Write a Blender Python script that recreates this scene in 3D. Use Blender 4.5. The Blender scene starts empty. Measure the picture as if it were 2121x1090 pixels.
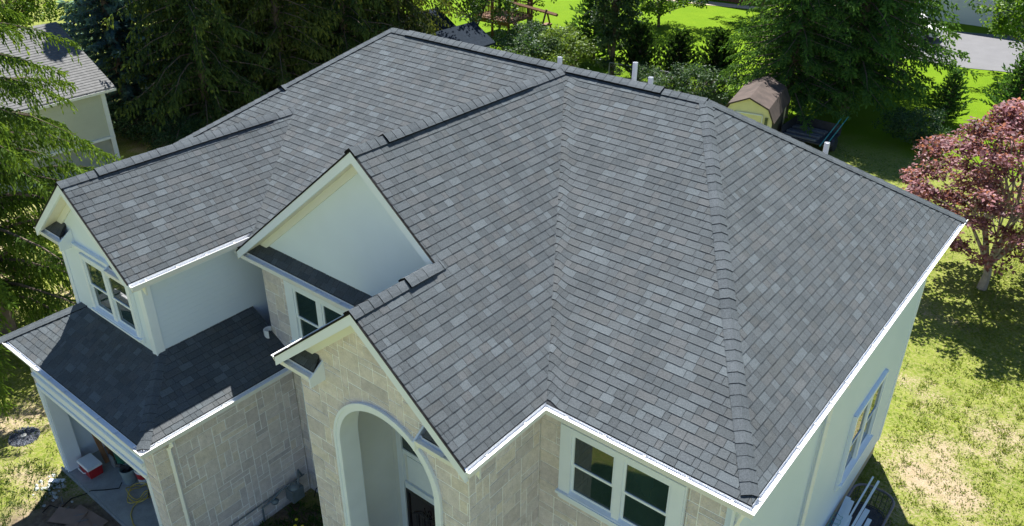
import bpy, math, random
import numpy as np
from mathutils import Vector, Matrix
R = math.radians
SC = bpy.context.scene
COL = SC.collection
# ---------------------------------------------------------------- camera
cam_d = bpy.data.cameras.new('camera'); cam = bpy.data.objects.new('camera', cam_d); COL.objects.link(cam)
yaw, pit, rol = R(-38.572), R(29.564), R(0.33)
Fv = Vector((math.sin(yaw)*math.cos(pit), math.cos(yaw)*math.cos(pit), -math.sin(pit)))
Rv = Vector((math.cos(yaw), -math.sin(yaw), 0)); Uv = Rv.cross(Fv)
R2 = Rv*math.cos(rol)+Uv*math.sin(rol); U2 = -Rv*math.sin(rol)+Uv*math.cos(rol)
cam.matrix_world = Matrix(((R2.x, U2.x, -Fv.x, 5.5), (R2.y, U2.y, -Fv.y, -7.712), (R2.z, U2.z, -Fv.z, 13.809), (0, 0, 0, 1)))
cam_d.sensor_width = 36; cam_d.lens = 29.076; cam_d.clip_end = 2000; cam_d.clip_start = .1
SC.camera = cam
# ---------------------------------------------------------------- light
W = bpy.data.worlds.new('World'); SC.world = W; W.use_nodes = True
nt = W.node_tree; nt.nodes.clear()
sky = nt.nodes.new('ShaderNodeTexSky'); sky.sky_type = 'NISHITA'; sky.sun_disc = False
SUN = Vector((-.30, .42, .86)).normalized()          # towards the sun
sky.sun_elevation = math.asin(SUN.z); sky.sun_rotation = math.atan2(SUN.x, SUN.y)
sky.air_density = 1.0; sky.dust_density = 0; sky.ozone_density = 5.0
bg = nt.nodes.new('ShaderNodeBackground'); bg.inputs[1].default_value = .055
wo = nt.nodes.new('ShaderNodeOutputWorld')
nt.links.new(sky.outputs[0], bg.inputs[0]); nt.links.new(bg.outputs[0], wo.inputs[0])
sl = bpy.data.lights.new('sun', 'SUN'); sl.energy = 5.0; sl.angle = R(.5); sl.color = (1, .97, .91)
so = bpy.data.objects.new('sun', sl); COL.objects.link(so)
so.rotation_euler = SUN.to_track_quat('Z', 'Y').to_euler()
SC.view_settings.view_transform = 'Standard'; SC.view_settings.look = 'None'
SC.view_settings.exposure = 1.28; SC.view_settings.gamma = 1

# ---------------------------------------------------------------- materials
MATS = {}
def mat(name, col=(.5, .5, .5), rough=.7, attr=False, noise=None, bump=None, spec=.5, metal=0, trans=0, lap=None, noise2=None):
    """noise=(scale, amount) varies the colour; bump=(scale, strength); lap=spacing of siding laps"""
    if name in MATS: return MATS[name]
    m = bpy.data.materials.new(name); m.use_nodes = True; t = m.node_tree; N = t.nodes; L = t.links
    b = N['Principled BSDF']
    b.inputs['Roughness'].default_value = rough; b.inputs['Metallic'].default_value = metal
    b.inputs['Specular IOR Level'].default_value = spec
    geo = N.new('ShaderNodeNewGeometry')
    if attr:
        a = N.new('ShaderNodeAttribute'); a.attribute_name = 'Col'; src = a.outputs['Color']
    else:
        c = N.new('ShaderNodeRGB'); c.outputs[0].default_value = (*col, 1); src = c.outputs[0]
    for nz in (noise, noise2):
        if not nz: continue
        n = N.new('ShaderNodeTexNoise'); n.inputs['Scale'].default_value = nz[0]; n.inputs['Detail'].default_value = 3
        L.new(geo.outputs['Position'], n.inputs['Vector'])
        mr = N.new('ShaderNodeMapRange'); mr.inputs[1].default_value = .25; mr.inputs[2].default_value = .75
        mr.inputs[3].default_value = 1-nz[1]; mr.inputs[4].default_value = 1+nz[1]
        L.new(n.outputs['Fac'], mr.inputs[0])
        v = N.new('ShaderNodeVectorMath'); v.operation = 'SCALE'
        L.new(src, v.inputs[0]); L.new(mr.outputs[0], v.inputs['Scale']); src = v.outputs[0]
    L.new(src, b.inputs['Base Color'])
    if bump:
        n = N.new('ShaderNodeTexNoise'); n.inputs['Scale'].default_value = bump[0]; n.inputs['Detail'].default_value = 4
        L.new(geo.outputs['Position'], n.inputs['Vector'])
        bp = N.new('ShaderNodeBump'); bp.inputs['Strength'].default_value = bump[1]; bp.inputs['Distance'].default_value = .02
        L.new(n.outputs['Fac'], bp.inputs['Height']); L.new(bp.outputs[0], b.inputs['Normal'])
    if lap:
        sx = N.new('ShaderNodeSeparateXYZ'); L.new(geo.outputs['Position'], sx.inputs[0])
        d = N.new('ShaderNodeMath'); d.operation = 'DIVIDE'; d.inputs[1].default_value = lap; L.new(sx.outputs['Z'], d.inputs[0])
        f = N.new('ShaderNodeMath'); f.operation = 'FRACT'; L.new(d.outputs[0], f.inputs[0])
        i = N.new('ShaderNodeMath'); i.operation = 'SUBTRACT'; i.inputs[0].default_value = 1; L.new(f.outputs[0], i.inputs[1])
        bp = N.new('ShaderNodeBump'); bp.inputs['Strength'].default_value = .5; bp.inputs['Distance'].default_value = .012
        L.new(i.outputs[0], bp.inputs['Height']); L.new(bp.outputs[0], b.inputs['Normal'])
    if trans:
        o = N['Material Output']; tr = N.new('ShaderNodeBsdfTranslucent'); mx = N.new('ShaderNodeMixShader'); mx.inputs[0].default_value = trans
        tc = N.new('ShaderNodeVectorMath'); tc.operation = 'MULTIPLY'; tc.inputs[1].default_value = (1.5, 1.35, .55)
        L.new(src, tc.inputs[0]); L.new(tc.outputs[0], tr.inputs[0])
        L.new(b.outputs[0], mx.inputs[1]); L.new(tr.outputs[0], mx.inputs[2]); L.new(mx.outputs[0], o.inputs[0])
    MATS[name] = m; return m
M_shingle = mat('shingle', attr=True, rough=.9, noise=(55, .24), noise2=(1.4, .09), bump=(300, .6), spec=.06)
M_black = mat('black_edge', (.012, .012, .013), .8, spec=.2)
M_stone = mat('stone_veneer', attr=True, rough=.85, noise=(9, .13), noise2=(45, .10), bump=(35, .9), spec=.25)
M_mortar = mat('mortar', (.95, .95, .94), .9, noise=(12, .08), spec=.2)
M_trim = mat('white_trim', (.81, .88, .96), .45, noise=(3, .03))
M_gut = mat('gutter_white', (.84, .85, .86), .3, noise=(4, .03))
M_stucco = mat('white_panel', (.75, .85, .95), .6, noise=(1.3, .03))
M_siding = mat('lap_siding', (.68, .78, .90), .5, noise=(1, .02), lap=.115)
M_soffit = mat('cream_soffit', (.82, .80, .72), .6, noise=(8, .03), lap=.05)
M_cream = mat('cream_plaster', (.78, .80, .77), .65, noise=(2, .03))
M_glass = mat('window_glass', (.018, .040, .040), .03, spec=1.0, noise=(.8, .5))
M_gray = mat('grey_metal', (.30, .31, .31), .45, noise=(20, .1))
M_conc = mat('concrete', (.30, .31, .30), .85, noise=(5, .15), noise2=(30, .08), bump=(60, .3))
M_found = mat('foundation', (.46, .38, .27), .9, noise=(6, .1))
M_dark = mat('dark_interior', (.03, .03, .03), .9)

# ---------------------------------------------------------------- mesh helpers
class MB:
    def __init__(s): s.v = []; s.f = []; s.c = []; s.m = []
    def poly(s, pts, c=(.5, .5, .5), m=0):
        i = len(s.v); s.v += [tuple(p) for p in pts]; s.f.append(tuple(range(i, i+len(pts)))); s.c.append(c); s.m.append(m)
    def mesh(s, V, Fs, c=(.5, .5, .5), m=0):
        i = len(s.v); s.v += [tuple(p) for p in V]
        for f in Fs: s.f.append(tuple(i+k for k in f)); s.c.append(c); s.m.append(m)
    def hexa(s, p, c=(.5, .5, .5), m=0):
        s.mesh(p, [(0, 3, 2, 1), (4, 5, 6, 7), (0, 1, 5, 4), (1, 2, 6, 5), (2, 3, 7, 6), (3, 0, 4, 7)], c, m)
    def box(s, x0, x1, y0, y1, z0, z1, c=(.5, .5, .5), m=0):
        s.hexa([(x0, y0, z0), (x1, y0, z0), (x1, y1, z0), (x0, y1, z0), (x0, y0, z1), (x1, y0, z1), (x1, y1, z1), (x0, y1, z1)], c, m)
    def fbox(s, o, u, n, a, d, z, c=(.5, .5, .5), m=0):
        """box in a wall frame: a along u, d along n, z up"""
        P = lambda i, j, k: (o[0]+u[0]*i+n[0]*j, o[1]+u[1]*i+n[1]*j, o[2]+k)
        s.hexa([P(a[0], d[0], z[0]), P(a[1], d[0], z[0]), P(a[1], d[1], z[0]), P(a[0], d[1], z[0]),
                P(a[0], d[0], z[1]), P(a[1], d[0], z[1]), P(a[1], d[1], z[1]), P(a[0], d[1], z[1])], c, m)
    def prism(s, poly, ex, c=(.5, .5, .5), m=0):
        n = len(poly); A = [tuple(p) for p in poly]; B = [(p[0]+ex[0], p[1]+ex[1], p[2]+ex[2]) for p in poly]
        s.mesh(A+B, [tuple(range(n)), tuple(range(2*n-1, n-1, -1))]+[(i, (i+1) % n, n+(i+1) % n, n+i) for i in range(n)], c, m)
    def tube(s, path, r, n=8, c=(.5, .5, .5), m=0, cap=True):
        path = [Vector(p) for p in path]; rs = r if isinstance(r, (list, tuple)) else [r]*len(path)
        V = []; up = None
        for i, p in enumerate(path):
            t = (path[min(i+1, len(path)-1)]-path[max(i-1, 0)])
            if t.length < 1e-9: t = Vector((0, 0, 1))
            t.normalize()
            if up is None: up = Vector((0, 0, 1)) if abs(t.z) < .9 else Vector((1, 0, 0))
            a = t.cross(up)
            if a.length < 1e-4: a = t.cross(Vector((1, 0, 0)))
            a.normalize(); b = a.cross(t); up = b
            for k in range(n):
                q = 2*math.pi*k/n; V.append(p+(a*math.cos(q)+b*math.sin(q))*rs[i])
        Fs = [(i*n+k, i*n+(k+1) % n, (i+1)*n+(k+1) % n, (i+1)*n+k) for i in range(len(path)-1) for k in range(n)]
        if cap: Fs += [tuple(range(n-1, -1, -1)), tuple(range((len(path)-1)*n, len(path)*n))]
        s.mesh(V, Fs, c, m)
    def lathe(s, o, prof, n=24, c=(.5, .5, .5), m=0):
        V = [(o[0]+r*math.cos(2*math.pi*k/n), o[1]+r*math.sin(2*math.pi*k/n), o[2]+z) for r, z in prof for k in range(n)]
        Fs = [(i*n+k, i*n+(k+1) % n, (i+1)*n+(k+1) % n, (i+1)*n+k) for i in range(len(prof)-1) for k in range(n)]
        s.mesh(V, Fs, c, m)
    def sweep(s, path, prof, c=(.5, .5, .5), m=0):
        """closed profile of (inward distance, height) swept with mitres along a horizontal path; inward = left of travel"""
        P = [Vector(p) for p in path]; n = len(P); k = len(prof); V = []
        for i in range(n):
            ds = []
            if i > 0: ds.append((P[i]-P[i-1]).xy.normalized())
            if i < n-1: ds.append((P[i+1]-P[i]).xy.normalized())
            ns = [Vector((-d.y, d.x)) for d in ds]
            if len(ns) == 2:
                mm = (ns[0]+ns[1]); mm = mm/(1+ns[0].dot(ns[1]))
            else: mm = ns[0]
            for d, h in prof: V.append((P[i].x+mm.x*d, P[i].y+mm.y*d, P[i].z+h))
        Fs = [(i*k+j, i*k+(j+1) % k, (i+1)*k+(j+1) % k, (i+1)*k+j) for i in range(n-1) for j in range(k)]
        Fs += [tuple(range(k-1, -1, -1)), tuple(range((n-1)*k, n*k))]
        s.mesh(V, Fs, c, m)
    def build(s, name, mats, parent=None, smooth=False, loc=None):
        if not isinstance(mats, (list, tuple)): mats = [mats]
        off = base_of(parent) if parent is not None else Vector(loc or (0, 0, 0))
        V = np.array(s.v, dtype=np.float32).reshape(-1, 3)-np.array(off, dtype=np.float32)
        me = bpy.data.meshes.new(name); me.from_pydata(V.tolist(), [], s.f)
        for m in mats: me.materials.append(m)
        if len(mats) > 1: me.polygons.foreach_set('material_index', s.m)
        at = me.attributes.new('Col', 'FLOAT_COLOR', 'FACE')
        at.data.foreach_set('color', np.array([(*c[:3], 1) for c in s.c], dtype=np.float32).ravel())
        if smooth: me.polygons.foreach_set('use_smooth', [True]*len(s.f))
        me.update()
        o = bpy.data.objects.new(name, me); COL.objects.link(o)
        if parent is not None: o.parent = parent
        else: o.location = off
        return o
def base_of(o):
    v = Vector((0, 0, 0))
    while o is not None: v += o.location; o = o.parent
    return v
def tag(o, label=None, cat=None, group=None, kind=None):
    if label: o['label'] = label
    if cat: o['category'] = cat
    if group: o['group'] = group
    if kind: o['kind'] = kind
    return o
def thing(name, loc, label, cat, group=None):
    o = bpy.data.objects.new(name, None); COL.objects.link(o); o.location = loc; o.empty_display_size = .3
    return tag(o, label, cat, group)
def clip2(poly, a, b, c):
    """keep a*x+b*y>=c"""
    out = []
    for i in range(len(poly)):
        p, q = poly[i], poly[(i+1) % len(poly)]
        dp, dq = a*p[0]+b*p[1]-c, a*q[0]+b*q[1]-c
        if dp >= 0: out.append(p)
        if dp*dq < 0:
            t = dp/(dp-dq); out.append((p[0]+(q[0]-p[0])*t, p[1]+(q[1]-p[1])*t))
    return out
def halfplanes(conv):
    ar = sum(conv[i][0]*conv[(i+1) % len(conv)][1]-conv[(i+1) % len(conv)][0]*conv[i][1] for i in range(len(conv)))
    if ar < 0: conv = conv[::-1]
    hp = []
    for i in range(len(conv)):
        p, q = conv[i], conv[(i+1) % len(conv)]
        a, b = -(q[1]-p[1]), q[0]-p[0]
        l = math.hypot(a, b)
        if l < 1e-6: continue
        hp.append((a/l, b/l, (a*p[0]+b*p[1])/l))
    return hp
def clipc(poly, hp):
    for a, b, c in hp:
        poly = clip2(poly, a, b, c)
        if len(poly) < 3: return []
    return poly

# ---------------------------------------------------------------- roof builders
rng = random.Random(7)
SH_DK = [(0.0980, 0.1102, 0.1188), (0.0940, 0.1071, 0.1168), (0.1030, 0.1123, 0.1177), (0.0960, 0.1081, 0.1168)]
SH_MD = [(0.1100, 0.1236, 0.1334), (0.1060, 0.1205, 0.1313), (0.1160, 0.1246, 0.1313), (0.1080, 0.1215, 0.1324)]
SH_LT = [(0.1260, 0.1452, 0.1585), (0.1340, 0.1545, 0.1689), (0.1200, 0.1370, 0.1490), (0.1250, 0.1432, 0.1563)]
EXP = .1385
def shcol():
    r = rng.random(); c = rng.choice(SH_LT if r > .86 else (SH_DK if r < .36 else SH_MD)); k = rng.uniform(.96, 1.04)
    return tuple(x*k for x in c)
def shingles(mb, pieces, edir, inset=.12, bend=None, deck=.1, vinset=None):
    """pieces: coplanar convex 3D polygons, the first vertex on the eave; courses of laminated tabs with real butts"""
    e = Vector(edir).normalized(); P0 = [Vector(p) for p in pieces[0]]
    nn = None
    for i in range(len(P0)):
        c = (P0[1]-P0[0]).cross(P0[(i+2) % len(P0)]-P0[0])
        if c.length > 1e-4: nn = c.normalized(); break
    if nn.z < 0: nn = -nn
    up = nn.cross(e); up = up if up.z > 0 else -up
    O = P0[0]
    to2 = lambda p: ((Vector(p)-O).dot(e), (Vector(p)-O).dot(up))
    to3 = lambda a, b, h: O+e*a+up*b+nn*h
    P2 = []
    bmin = min(to2(p)[1] for q in pieces for p in q)
    for q in pieces:
        c = clip2([to2(p) for p in q], 0, 1, bmin+inset)
        if len(c) >= 3: P2.append(c)
    HP = [halfplanes(c) for c in P2]
    for c in P2:
        mb.prism([to3(a, b, -.004) for a, b in c], (0, 0, -deck), (.055, .058, .064))
        ed = [p for p in c if abs(p[1]-bmin-inset) < 1e-4]
        if len(ed) >= 2:
            x0, x1 = min(p[0] for p in ed), max(p[0] for p in ed); q0, q1 = to3(x0, bmin+inset-.016, -.003), to3(x1, bmin+inset-.016, -.003); dz = Vector((0, 0, -.085))
            mb.poly([q0, q1, q1+dz, q0+dz], (.8, .82, .85))
    amin = min(p[0] for c in P2 for p in c)-.3; amax = max(p[0] for c in P2 for p in c)+.3; bmax = max(p[1] for c in P2 for p in c)
    k = 0; b0 = bmin+inset-.02
    while b0 < bmax:
        a = amin-rng.random()*.3; tooth = True
        while a < amax:
            w = rng.choice([.12, .15, .18, .22, .26, .32]) if tooth else rng.choice([.09, .13, .17, .21, .26])
            col = shcol(); hb = rng.uniform(.0085, .0105) if tooth else rng.uniform(.006, .0075)
            spans = [(a, a+w)]
            if bend:
                va = bend(b0+EXP*.5)
                if abs(a+w/2-va) < .6:
                    ns = max(1, int(w/.045)); spans = [(a+w*i/ns, a+w*(i+1)/ns) for i in range(ns)]
            for si, (s0, s1) in enumerate(spans):
                g0 = .0035 if si == 0 else 0; g1 = .0035 if si == len(spans)-1 else 0
                q = [(s0+g0, b0), (s1-g1, b0), (s1-g1, b0+EXP+.004), (s0+g0, b0+EXP+.004)]
                def sh(a_, b_):
                    if not bend: return 0
                    return .075*math.exp(-(abs(a_-bend(b_))/.19)**2)
                h0_, h1_ = sh(s0+g0, b0), sh(s1-g1, b0)
                q = [(q[0][0], q[0][1]+h0_), (q[1][0], q[1][1]+h1_), (q[2][0], q[2][1]+h1_), (q[3][0], q[3][1]+h0_)]
                lift = lambda b_, sh_: .002+hb*max(0, 1-(b_-sh_-b0)/EXP)
                shx = lambda x: h0_+(h1_-h0_)*(x-q[0][0])/max(1e-6, q[1][0]-q[0][0])
                for hp in HP:
                    r = clipc(q, hp)
                    if len(r) < 3: continue
                    mb.poly([to3(x, y, lift(y, shx(x))) for x, y in r], col)
                    bt = [x for x, y in r if abs(y-b0-shx(x)) < 1e-4]
                    if len(bt) >= 2:
                        x0, x1 = min(bt), max(bt); y0, y1 = b0+shx(x0), b0+shx(x1); l_ = .002+hb
                        mb.poly([to3(x0, y0, -.004), to3(x1, y1, -.004), to3(x1, y1, l_), to3(x0, y0, l_)], (.026, .026, .028))
            a += w; tooth = not tooth if rng.random() < .85 else tooth
        b0 += EXP; k += 1
def caps(mb, A, B, dl, dr, w=.13, ex=.178, base=.016, vent=None, round_=.02):
    """ridge and hip caps from the low end A to the high end B; dl, dr run down the two slopes"""
    A, B = Vector(A), Vector(B); t = (B-A).normalized(); L = (B-A).length
    dl, dr = Vector(dl).normalized(), Vector(dr).normalized(); up = -(dl+dr); up.normalize()
    nl = t.cross(dl); nl = nl if nl.z > 0 else -nl
    nr = t.cross(dr); nr = nr if nr.z > 0 else -nr
    def section(s, h):
        p = A+t*s
        return [p+dl*w+nl*h, p+dl*w*.55+nl*(h+.004), p+dl*.035+nl*h+up*.0, p+up*(h+.004), p+dr*.035+nr*h, p+dr*w*.55+nr*(h+.004), p+dr*w+nr*h]
    n = int(L/ex)+1
    for i in range(n):
        s0, s1 = i*ex, min(L, (i+1)*ex+.012)
        if s0 >= L-.02: break
        rz = .026 if vent and vent[0] < s0 < L-vent[1] else 0
        h0, h1 = base+.011+rz+rng.uniform(-.003, .004), base+.004+rz
        k = rng.uniform(.94, 1.08); c0 = rng.choice([(.106, .121, .133), (.114, .129, .142), (.100, .114, .126)]); c = tuple(x*k for x in c0)
        q0, q1 = section(s0, h0), section(s1, h1); z0 = section(s0, -.01); z1 = section(s1, -.01)
        for j in range(6): mb.poly([q0[j], q0[j+1], q1[j+1], q1[j]], c)
        for j in range(6): mb.poly([z0[j], z0[j+1], q0[j+1], q0[j]], (.012, .012, .013))
        mb.poly([z0[0], q0[0], q1[0], z1[0]], (.02, .02, .02)); mb.poly([z0[6], z1[6], q1[6], q0[6]], (.02, .02, .02))
GUT = [(0, 0), (0, -.012), (.012, -.035), (.03, -.115), (.125, -.115), (.125, .02), (.119, .02), (.115, -.022), (.02, -.03), (.014, 0)]
def gutter(mb, path):
    mb.sweep(path, GUT)
    for i in range(len(path)-1):
        a, b = Vector(path[i]), Vector(path[i+1]); L = (b-a).length; d = (b-a)/L; n = Vector((-d.y, d.x, 0))
        k = max(1, int(L/.62))
        for j in range(k):
            p = a+d*(L*(j+.5)/k)
            q = [p-d*.016, p+d*.016, p+d*.016+n*.125, p-d*.016+n*.125]
            mb.hexa([(*x.xy, x.z-.02) for x in q]+[(*x.xy, x.z-.004) for x in q])
    # thin end plates and mitre straps
    for p in path[1:-1]:
        p = Vector(p); pass
def eave_trim(mb, path, wall=.3):
    mb.sweep(path, [(.126, -.005), (.126, -.19), (.15, -.19), (.15, -.005)])
    mb.sweep(path, [(.15, -.165), (.15, -.185), (wall+.01, -.185), (wall+.01, -.165)])

# ---------------------------------------------------------------- stone walls
ST = [(.70, .64, .62), (.76, .70, .67), (.67, .61, .60), (.73, .67, .64), (.77, .70, .63), (.71, .66, .65), (.63, .58, .58), (.75, .69, .67)]
def stone(mb, mm, o, u, n, pieces, depth=.15, cw=.15, ch=.125):
    """random ashlar veneer on a vertical plane; pieces are convex polygons in (along, height)"""
    o, u, n = Vector(o), Vector(u), Vector(n); HP = [halfplanes(p) for p in pieces]
    T = lambda a, z, d: (o.x+u.x*a+n.x*d, o.y+u.y*a+n.y*d, o.z+z)
    for p in pieces: mm.prism([T(a, z, 0) for a, z in p], (-n.x*depth, -n.y*depth, 0))
    a0 = min(q[0] for p in pieces for q in p); a1 = max(q[0] for p in pieces for q in p)
    z0 = min(q[1] for p in pieces for q in p); z1 = max(q[1] for p in pieces for q in p)
    nx, nz = int((a1-a0)/cw)+2, int((z1-z0)/ch)+2; used = [[False]*(nx+6) for _ in range(nz+6)]
    for j in range(nz):
        for i in range(nx):
            if used[j][i]: continue
            w = rng.choice([1, 2, 2, 3, 3, 4]); h = rng.choice([1, 1, 2, 2, 3]) if w < 4 else rng.choice([1, 2])
            while w > 1 and any(used[j][i+q] for q in range(w)): w -= 1
            if w == 1 and h == 1: h = 2
            for y in range(h):
                for x in range(w): used[j+y][i+x] = True
            j1, j2, j3, j4 = [rng.uniform(.005, .014) for _ in range(4)]
            A0, A1, B0, B1 = a0+i*cw, a0+(i+w)*cw, z0+j*ch, z0+(j+h)*ch
            q = [(A0+j1, B0+j2), (A1-j3, B0+j1), (A1-j2, B1-j4), (A0+j4, B1-j3)]
            k = rng.uniform(.95, 1.04); c = tuple(x*k for x in rng.choice(ST)); dd = rng.uniform(.004, .008); tl = rng.uniform(-.003, .003)
            for hp in HP:
                r = clipc(q, hp)
                if len(r) < 3: continue
                zc = (B0+B1)/2
                F3 = [T(x, z, dd+tl*(z-zc)/(B1-B0)*2) for x, z in r]; mb.poly(F3, c)
                B3 = [T(x, z, 0) for x, z in r]
                for t in range(len(r)):
                    t2 = (t+1) % len(r); mb.poly([B3[t], B3[t2], F3[t2], F3[t]], c)

def window(parent, o, u, n, w, h, units=2, head=.11, cas=.11, sill=.16, rail=.5, mull=.13, mat_pane=None, label=None):
    """casing > sashes, panes, sill; o = lower left outer corner on the wall"""
    b = MB(); b.fbox(o, u, n, (0, cas), (0, .075), (sill-.02, h)); b.fbox(o, u, n, (w-cas, w), (0, .075), (sill-.02, h))
    b.fbox(o, u, n, (cas, w-cas), (0, .072), (h-head, h)); b.fbox(o, u, n, (-.02, .012), (0, .05), (0, h))
    b.fbox(o, u, n, (w-.012, w+.02), (0, .05), (0, h)); b.fbox(o, u, n, (.012, w-.012), (0, .06), (0, sill-.07))
    uw = (w-2*cas-mull*(units-1))/units
    for k in range(1, units):
        a = cas+k*uw+(k-1)*mull; b.fbox(o, u, n, (a, a+mull), (0, .07), (sill, h-head))
    W_ = b.build('window', M_trim, parent)
    if label: W_['label'] = label
    s = MB(); s.fbox(o, u, n, (-.03, w+.03), (0, .12), (sill-.07, sill-.025))
    s.hexa([tuple(Vector(o)+Vector(u)*a+Vector(n)*d+Vector((0, 0, z))) for a, d, z in ((cas, 0, sill-.03), (w-cas, 0, sill-.03), (w-cas, .1, sill-.022), (cas, .1, sill-.022), (cas, 0, sill+.04), (w-cas, 0, sill+.04), (w-cas, .1, sill-.005), (cas, .1, sill-.005))])
    s.build('sill', M_trim, W_)
    for k in range(units):
        a0 = cas+k*(uw+mull); a1 = a0+uw; zb, zt = sill+.02, h-head; zr = zb+(zt-zb)*rail; f = .045
        s = MB()
        for (q0, q1, d) in ((zr-.03, zt, .05), (zb, zr+.02, .025)):
            s.fbox(o, u, n, (a0, a0+f), (.005, d), (q0, q1)); s.fbox(o, u, n, (a1-f, a1), (.005, d), (q0, q1))
            s.fbox(o, u, n, (a0+f, a1-f), (.005, d), (q0, q0+f)); s.fbox(o, u, n, (a0+f, a1-f), (.005, d), (q1-f, q1))
        s.build('sash', M_trim, W_)
        p = MB(); p.fbox(o, u, n, (a0+f, a1-f), (.004, .032), (zr-.03+f, zt-f)); p.build('pane', mat_pane or M_glass, W_)
        p = MB(); p.fbox(o, u, n, (a0+f, a1-f), (.003, .012), (zb+f, zr+.02-f)); p.build('pane', mat_pane or M_glass, W_)
    return W_
# ================================================================ THE HOUSE
ZE, ZR, SG = 5.95, 9.07, .8171
house = thing('house', (-4, 3, 0), 'large new house with grey shingle roofs, pale stone front and white siding', 'house')
def deckm(): return MB()
# --- main roof
b = MB()
v1 = lambda x, y, z: (x, y, z)
bendR = lambda bb: -3.82*(bb/math.hypot(5.65, 3.12))       # valley of the right block, along X, from the origin at (0,0)
shingles(b, [[(0, 0, ZE), (3.24, 0, ZE), (-.74, 5.65, ZR), (-3.82, 5.65, ZR)]], (1, 0, 0), bend=bendR)
shingles(b, [[(-12.8, 0, ZE), (-7.63, 0, ZE), (-3.82, 5.65, ZR), (-8.73, 5.65, ZR)]], (1, 0, 0))
shingles(b, [[(3.24, 0, ZE), (3.24, 10.68, ZE), (-.74, 5.65, ZR)]], (0, 1, 0))
shingles(b, [[(0, 0, ZE), (-3.82, 5.65, ZR), (-3.82, 0, ZR)], [(0, -1.69, ZE), (0, 0, ZE), (-2.11, 0, 7.674), (-2.11, -1.69, 7.674)]], (0, 1, 0))
b.prism([(-7.55, 0, ZE+.06), (-3.82, 0, ZR), (-3.82, 5.65, ZR)], (0, 0, -.1), (.13, .13, .135))
b.prism([(-4.15, -1.69, ZE+.06), (-2.11, -1.69, 7.674), (-2.11, .25, 7.674), (-4.15, .25, ZE+.06)], (0, 0, -.1), (.13, .13, .135))
b.prism([(3.24, 10.68, ZE), (-12.8, 10.68, ZE), (-8.73, 5.65, ZR), (-.74, 5.65, ZR)], (0, 0, -.1), (.13, .13, .135))
b.prism([(-12.8, 0, ZE), (-8.73, 5.65, ZR), (-12.8, 10.68, ZE)], (0, 0, -.1), (.13, .13, .135))
roof = b.build('roof', M_shingle, house)
sf = Vector((0, -5.65, -3.12)).normalized(); sb = Vector((0, 5.03, -3.12)).normalized(); gr = Vector((3.82, 0, -3.12)).normalized(); gl = Vector((-3.82, 0, -3.12)).normalized()
b = MB(); caps(b, (-.70, 5.65, ZR), (-8.73, 5.65, ZR), sf, sb, vent=(.75, .7), w=.14); b.build('ridge_cap', M_shingle, roof)
b = MB(); caps(b, (-3.82, -.03, ZR), (-3.82, 5.72, ZR), gr, gl, vent=(.55, 1.3), w=.14); b.build('ridge_cap', M_shingle, roof)
b = MB(); caps(b, (-2.11, -1.72, 7.674), (-2.11, .10, 7.674), gr, gl, vent=(.9, .25), w=.14); b.build('ridge_cap', M_shingle, roof)
def hipdirs(A, B, s1, s2):
    t = (Vector(B)-Vector(A)).normalized(); r = []
    for s in (s1, s2):
        s = Vector(s); q = s-t*s.dot(t); r.append(q.normalized())
    return r
A_, B_ = (3.09, .21, ZE+.116), (-.74, 5.65, ZR)
b = MB(); d = hipdirs(A_, B_, sf, gr); caps(b, A_, B_, d[0], d[1], w=.125, ex=.177, base=.014); b.build('hip_cap', M_shingle, roof)
A_ = (3.18, 10.6, ZE+.047); b = MB(); d = hipdirs(A_, B_, gr, sb); caps(b, A_, B_, d[0], d[1], w=.14, base=.016); b.build('hip_cap', M_shingle, roof)
A_, B2_ = (-12.74, .085, ZE+.047), (-8.73, 5.65, ZR); gl2 = Vector((-4.07, 0, -3.12)).normalized()
b = MB(); d = hipdirs(A_, B2_, sf, gl2); caps(b, A_, B2_, d[0], d[1], w=.14, base=.016)
kk = Vector(A_).lerp(Vector(B2_), .63); caps(b, kk+Vector((0, -.15, -.02)), kk+Vector((.05, .75, .06)), (.8, 0, -.4), (-.8, 0, -.4), w=.15, base=.03)
b.build('hip_cap', M_shingle, roof)
# --- pent roofs and cornice returns
def pent(mb, x0, x1, yf, yw, z, cut0=0, cut1=0):
    k = .8; zt = z+(yw-yf)*k+.02
    shingles(mb, [[(x0, yf, z), (x1, yf, z), (x1-cut1, yw, zt), (x0+cut0, yw, zt)]], (1, 0, 0), inset=.13, deck=.06)
b = MB(); pent(b, -7.5, -3.9, 0, .32, ZE, cut0=.33); b.build('pent_roof', M_shingle, house)
b = MB(); pent(b, -4.08, -3.25, -1.69, -1.36, ZE, cut0=.33, cut1=.12); b.build('cornice_return', M_shingle, house)
b = MB(); pent(b, -1.0, -.15, -1.69, -1.36, ZE, cut0=.12, cut1=.33); b.build('cornice_return', M_shingle, house)
# --- wing roof
ZW, XW = 6.15, -9.39; ZWR = ZW+1.85*.8275
b = MB()
wl = math.hypot(1.85, 1.531)
shingles(b, [[(-7.54, -2.15, ZW), (-7.54, .37, ZW), (-9.39, 3.14, ZWR), (-9.39, -2.15, ZWR)]], (0, 1, 0))
b.prism([(-11.14, -2.15, ZW+.083), (-9.39, -2.15, ZWR), (-9.39, 3.14, ZWR), (-11.14, .5, ZW+.083)], (0, 0, -.1), (.13, .13, .135))
wroof = b.build('wing_roof', M_shingle, house)
wr = Vector((1.85, 0, -1.531)).normalized(); wlv = Vector((-1.85, 0, -1.531)).normalized()
b = MB(); caps(b, (-9.39, -2.18, ZWR), (-9.39, 3.3, ZWR), wr, wlv, vent=(.65, .9), w=.14); b.build('ridge_cap', M_shingle, wroof)
b = MB(); pent(b, -11.1, -10.3, -2.15, -1.82, ZW, cut0=.33, cut1=.12); b.build('cornice_return', M_shingle, wroof)
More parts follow.
